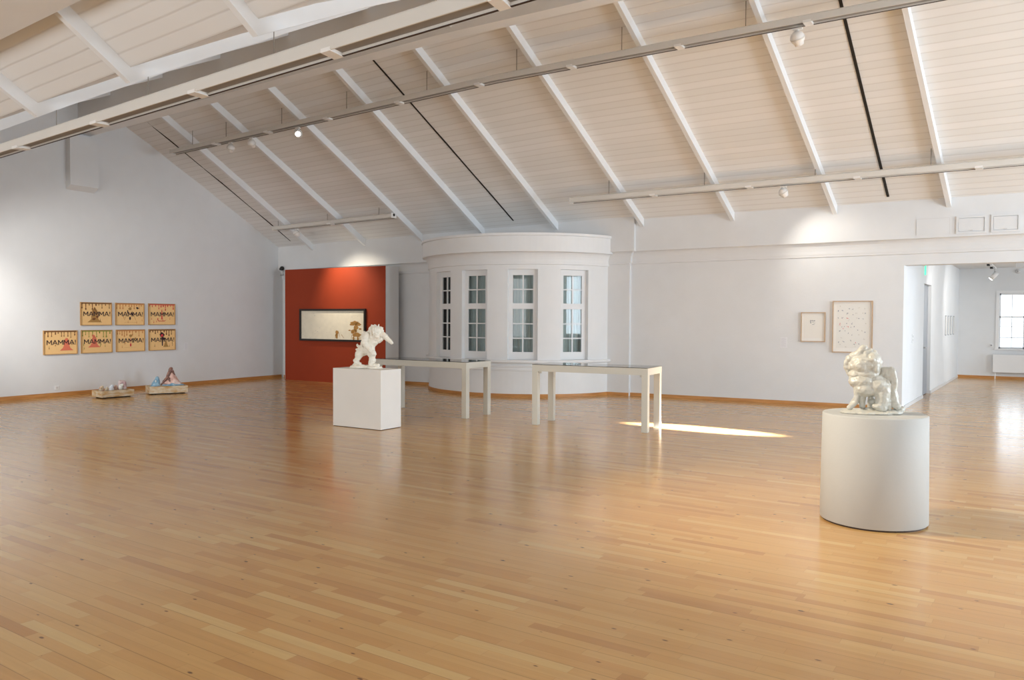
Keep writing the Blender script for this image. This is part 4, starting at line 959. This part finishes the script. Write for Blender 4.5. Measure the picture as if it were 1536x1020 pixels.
# ------------------------------------------------------------------ crates with little ceramics by the left wall
def crate(label, fx, fy, W_, D_, H_, ang):
    """origin: front corner nearest the camera's left; local x along the wall, y towards the wall"""
    t = thing('wooden_crate', label, 'crate', (fx, fy, 0), ang)
    tk = 0.02
    bm = BM(); box(bm, 0, W_, 0, tk, 0.022, H_); mesh_obj('front_board', bm, M_crate, t)
    bm = BM(); box(bm, 0, W_, D_ - tk, D_, 0.022, H_); mesh_obj('back_board', bm, M_crate, t)
    for x in (0, W_ - tk):
        bm = BM(); box(bm, x, x + tk, tk, D_ - tk, 0.022, H_); mesh_obj('end_board', bm, M_crate, t)
    bm = BM(); box(bm, tk, W_ - tk, tk, D_ - tk, H_ - 0.035, H_ - 0.02); mesh_obj('shelf_board', bm, M_crate, t)
    bm = BM(); box(bm, 0.05, W_ - 0.05, 0.04, 0.08, 0.0, 0.022); box(bm, 0.05, W_ - 0.05, D_ - 0.08, D_ - 0.04, 0.0, 0.022); mesh_obj('skid', bm, M_dark, t)
    return t
C1 = (-14.34, 7.85); C2 = (-14.37, 8.79); CA1, CA2 = R(88), R(67.5)
crate('low limed-wood crate holding five small ceramic heads', C1[0], C1[1], 0.60, 0.38, 0.138, CA1)
crate('low limed-wood crate holding a blue hood and a brown-topped pink mound', C2[0], C2[1], 0.70, 0.46, 0.155, CA2)
def on_crate(c, u, v_, z):
    an = CA1 if c is C1 else CA2
    ux = Vector((math.cos(an), math.sin(an), 0)); uy = Vector((-math.sin(an), math.cos(an), 0)); q = Vector((c[0], c[1], 0)) + ux * u + uy * v_; return (q.x, q.y, z)
small = [
 (0.030, 0.26, 0.105, 0.085, ((0.32, 0.22, 0.10), (0.58, 0.50, 0.38), (0.45, 0.12, 0.10)), 'ochre and red glazed ceramic head, nearest the outer end of its crate'),
 (0.115, 0.24, 0.075, 0.06, ((0.50, 0.42, 0.30), (0.62, 0.55, 0.44)), 'smallest tan ceramic head in the crate'),
 (0.195, 0.22, 0.115, 0.085, ((0.50, 0.56, 0.66), (0.72, 0.74, 0.76)), 'pale blue-white ceramic head in the middle of the crate'),
 (0.285, 0.26, 0.100, 0.070, ((0.38, 0.22, 0.16), (0.62, 0.44, 0.36)), 'brown-pink ceramic head beside the pale blue one'),
]
for i, (u, v_, H_, D_, cols, lab) in enumerate(small):
    t = thing('ceramic_figurine', lab, 'ceramic', on_crate(C1, u + 0.05, v_ - 0.07, 0.128), CA1)
    mt = patch_mat('head_glaze_%d' % i, cols)
    fused('head_body', [('b', (0, 0, H_ * 0.42), (D_ * 0.5, D_ * 0.48, H_ * 0.46)), ('b', (D_ * 0.12, -D_ * 0.1, H_ * 0.72), (D_ * 0.36, D_ * 0.36, H_ * 0.26)), ('b', (-D_ * 0.25, 0, H_ * 0.18), (D_ * 0.3, D_ * 0.36, H_ * 0.2)), ('b', (D_ * 0.25, 0, H_ * 0.15), (D_ * 0.3, D_ * 0.36, H_ * 0.18))], 0.005, mt, t, 0.01, 0.02, 1)
    bm = BM(); bmesh.ops.create_icosphere(bm, subdivisions=2, radius=H_ * 0.11); bmesh.ops.translate(bm, vec=(0, -D_ * 0.5, H_ * 0.5), verts=bm.verts); mesh_obj('nose', bm, mt, t, True)
t = thing('ceramic_figurine', 'tallest ceramic piece of the first crate, mauve with a pale arch', 'ceramic', on_crate(C1, 0.45, 0.18, 0.13), CA1)
mt = patch_mat('mauve_glaze', ((0.36, 0.22, 0.26), (0.56, 0.38, 0.40), (0.66, 0.62, 0.58)), 14)
fused('arched_body', [('c', (0.055, 0, 0.03), (0.05, 0, 0.13), 0.045, 0.042), ('c', (-0.02, 0, 0.15), (0.05, 0, 0.14), 0.032, 0.038), ('c', (-0.04, 0.01, 0.02), (-0.02, 0.01, 0.14), 0.03, 0.03)], 0.006, mt, t, 0.012, 0.03, 1)
fused('pale_lump', [('b', (-0.03, -0.03, 0.05), (0.045, 0.04, 0.055)), ('b', (0.0, -0.03, 0.09), (0.03, 0.03, 0.03))], 0.006, patch_mat('pale_glaze', ((0.62, 0.66, 0.62), (0.8, 0.8, 0.76))), t, 0.01, 0.02, 1)
t = thing('ceramic_hood', 'small blue hooded ceramic figure in the second crate', 'ceramic', on_crate(C2, 0.15, 0.22, 0.15), CA2)
mb = patch_mat('blue_glaze', ((0.10, 0.25, 0.38), (0.24, 0.42, 0.56), (0.42, 0.56, 0.64)), 12)
fused('hooded_body', [('c', (0.0, 0, 0.02), (0.02, 0, 0.10), 0.085, 0.055), ('c', (0.02, 0, 0.10), (0.025, 0, 0.155), 0.052, 0.036), ('b', (-0.05, 0, 0.0), (0.06, 0.06, 0.03))], 0.006, mb, t, 0.010, 0.03, 1)
fused('pale_face', [('b', (-0.01, -0.055, 0.10), (0.018, 0.02, 0.028))], 0.004, patch_mat('pale_blue_glaze', ((0.6, 0.7, 0.75), (0.75, 0.8, 0.8))), t, 0.004, 0.02, 1)
t = thing('ceramic_mound', 'pink ceramic mound with dark brown crest on a blue pool, in the second crate', 'ceramic', on_crate(C2, 0.44, 0.23, 0.15), CA2)
mp_ = patch_mat('pink_glaze', ((0.42, 0.20, 0.15), (0.70, 0.46, 0.40), (0.80, 0.66, 0.60)), 10)
md = patch_mat('dark_brown_glaze', ((0.06, 0.03, 0.025), (0.16, 0.07, 0.05), (0.34, 0.17, 0.13)), 16)
fused('pink_mound', [('c', (0.02, 0, 0.05), (0.0, 0, 0.22), 0.13, 0.055), ('c', (0.0, 0, 0.22), (-0.01, 0, 0.30), 0.05, 0.03), ('b', (0.08, -0.01, 0.04), (0.10, 0.10, 0.06)), ('b', (-0.09, 0, 0.05), (0.06, 0.07, 0.06))], 0.008, mp_, t, 0.016, 0.04, 1)
fused('brown_crest', [('c', (-0.01, -0.01, 0.33), (-0.05, -0.03, 0.24), 0.038, 0.036), ('c', (-0.05, -0.03, 0.24), (-0.09, -0.04, 0.15), 0.034, 0.034), ('c', (-0.09, -0.04, 0.15), (-0.14, -0.02, 0.09), 0.032, 0.028), ('c', (-0.14, -0.02, 0.09), (-0.19, -0.02, 0.03), 0.022, 0.016), ('c', (0.0, -0.03, 0.31), (0.045, -0.04, 0.21), 0.026, 0.018), ('c', (-0.06, -0.07, 0.14), (-0.05, -0.09, 0.09), 0.025, 0.018)], 0.007, md, t, 0.016, 0.03, 1)
fused('blue_pool', [('b', (0.02, -0.02, 0.012), (0.22, 0.15, 0.028)), ('b', (0.14, 0, 0.01), (0.10, 0.10, 0.02)), ('b', (0.0, -0.10, 0.03), (0.05, 0.05, 0.03))], 0.008, mb, t, 0.008, 0.04, 1)
bm = BM()
a_ = Vector(on_crate(C1, 0.62, 0.3, 0)); b_ = Vector(on_crate(C2, -0.02, 0.3, 0))
tube(bm, [a_ + Vector((0, 0, 0.006)), a_.lerp(b_, 0.3) + Vector((0.03, 0, 0.006)), a_.lerp(b_, 0.7) + Vector((0.015, 0, 0.006)), b_ + Vector((0, 0, 0.006))], 0.005, 8)
tag(mesh_obj('power_cord', bm, M_rad, None, True), 'thin white cord on the floor running between the two wooden crates', 'cord')

# ------------------------------------------------------------------ lights
def area(name, loc, target, sx, sy, power, col, spread=180):
    l = bpy.data.lights.new(name, 'AREA'); l.shape = 'RECTANGLE'; l.size = sx; l.size_y = sy; l.energy = power; l.color = col; l.spread = R(spread)
    o = bpy.data.objects.new(name, l); COL.objects.link(o); o.location = loc
    o.rotation_euler = (Vector(target) - Vector(loc)).to_track_quat('-Z', 'Z').to_euler(); return o
def spot(name, loc, target, power, col, ang=40, blend=0.8, rad=0.04):
    l = bpy.data.lights.new(name, 'SPOT'); l.energy = power; l.color = col; l.spot_size = R(ang); l.spot_blend = blend; l.shadow_soft_size = rad
    o = bpy.data.objects.new(name, l); COL.objects.link(o); o.location = loc
    o.rotation_euler = (Vector(target) - Vector(loc)).to_track_quat('-Z', 'Z').to_euler(); return o
DAY = (0.76, 0.885, 1.0); WARM = (1.0, 0.86, 0.66)
for i, (a0, a1, z0, z1) in enumerate(R_HOLES):
    if i == 2: continue
    pw = (460, 310, 0, 170, 170)[i]
    area('window_daylight_fill', (RW - 0.02, (a0 + a1) / 2, (z0 + z1) / 2), (-10, (a0 + a1) / 2, (z0 + z1) / 2 + 0.3), a1 - a0, z1 - z0, pw, DAY)
for (a0, a1, z0, z1) in B_HOLES:
    area('window_daylight_fill', ((a0 + a1) / 2, -5.98, (z0 + z1) / 2), ((a0 + a1) / 2, 10, (z0 + z1) / 2), a1 - a0, z1 - z0, 98, (0.93, 0.965, 1.0))  # unseen rear windows, added as frontal fill; lamps sit in the openings
area('window_daylight_fill', (-0.55, FY + 0.35, 1.51), (-0.55, 10, 1.2), 1.1, 1.4, 5, DAY)
# low sun through the narrow right-hand window
spot('sunbeam', (25.0, 10.55, 8.0), (-3.95, 10.50, 0.0), 4000000, (1.0, 0.98, 0.95), 1.02, 0.5, 0.10)
# spot lamps
def wspot(x, Y, Z, target, power, ang=45, blend=0.9, col=WARM, rad=0.03):
    q = Vector(W(x, Y, Z)); d = (Vector(target) - q).normalized(); return spot('lamp', q + d * 0.22 + Vector((0, 0, -0.1)), target, power, col, ang, blend, rad)
wspot(-13.55, 12.5, 3.72, (-13.33, 13.25, 1.95), 150, 84, 1.0)
wspot(-3.69, 13.10, 3.62, (-3.0, 14.6, 2.3), 34, 100, col=(1, 0.93, 0.82))
wspot(-12.9, 4.6, 3.4, (-15.55, 9.0, 1.6), 330, 66, col=(1, 0.95, 0.88))
wspot(-12.5, 4.4, 3.4, (-15.2, 5.75, 1.6), 330, 45, col=(1, 0.95, 0.88))
wspot(-8.6, 4.4, 3.4, (-7.85, 8.0, 0.9), 50, 40, col=WARM)  # added lamp without a fixture, lifts the front of the square pedestal
wspot(-4.0, 4.7, 3.55, (-1.05, 6.5, 0.7), 520, 85, 1.0, col=WARM)
wspot(-6.3, 4.4, 3.5, (-5.4, 9.3, 0.5), 130, 60, col=WARM)  # added lamp without a fixture, brightens the display tables from the front
for (x, yy) in ((-0.6, 17.0), (-0.3, 20.0)):
    spot('lamp', (x, yy, 2.8), (OPEN_X, yy + 2.2, 1.5), 120, (1, 0.96, 0.9), 70, 0.9, 0.04)

w_ = bpy.data.worlds.new('sky'); sc.world = w_; w_.use_nodes = True
bg = w_.node_tree.nodes['Background']; bg.inputs[0].default_value = (0.86, 0.94, 1.0, 1); bg.inputs[1].default_value = 1.5

# ------------------------------------------------------------------ camera
yaw, pitch, roll = R(-34.05), R(-1.508), 0.005164
fw = Vector((math.sin(yaw) * math.cos(pitch), math.cos(yaw) * math.cos(pitch), math.sin(pitch)))
r0 = Vector((math.cos(yaw), -math.sin(yaw), 0)); u0 = r0.cross(fw)
r_ = r0 * math.cos(roll) + u0 * math.sin(roll); u_ = u0 * math.cos(roll) - r0 * math.sin(roll)
cam = bpy.data.cameras.new('camera'); co = bpy.data.objects.new('camera', cam); COL.objects.link(co)
M = Matrix((r_, u_, -fw)).transposed().to_4x4(); M.translation = Vector((0, 0, 1.5)); co.matrix_world = M
cam.sensor_width = 36; cam.lens = 1195.0 / 1536 * 36; cam.clip_end = 100; cam.clip_start = 0.05
sc.camera = co
vs_ = sc.view_settings
vs_.view_transform = 'Standard'; vs_.look = 'None'; vs_.gamma = 1; vs_.use_curve_mapping = False; vs_.exposure = 0.28
sc.cycles.use_denoising = True
sc.cycles.max_bounces = 10; sc.cycles.diffuse_bounces = 6; sc.cycles.glossy_bounces = 4; sc.cycles.transparent_max_bounces = 12
sc.cycles.sample_clamp_indirect = 8
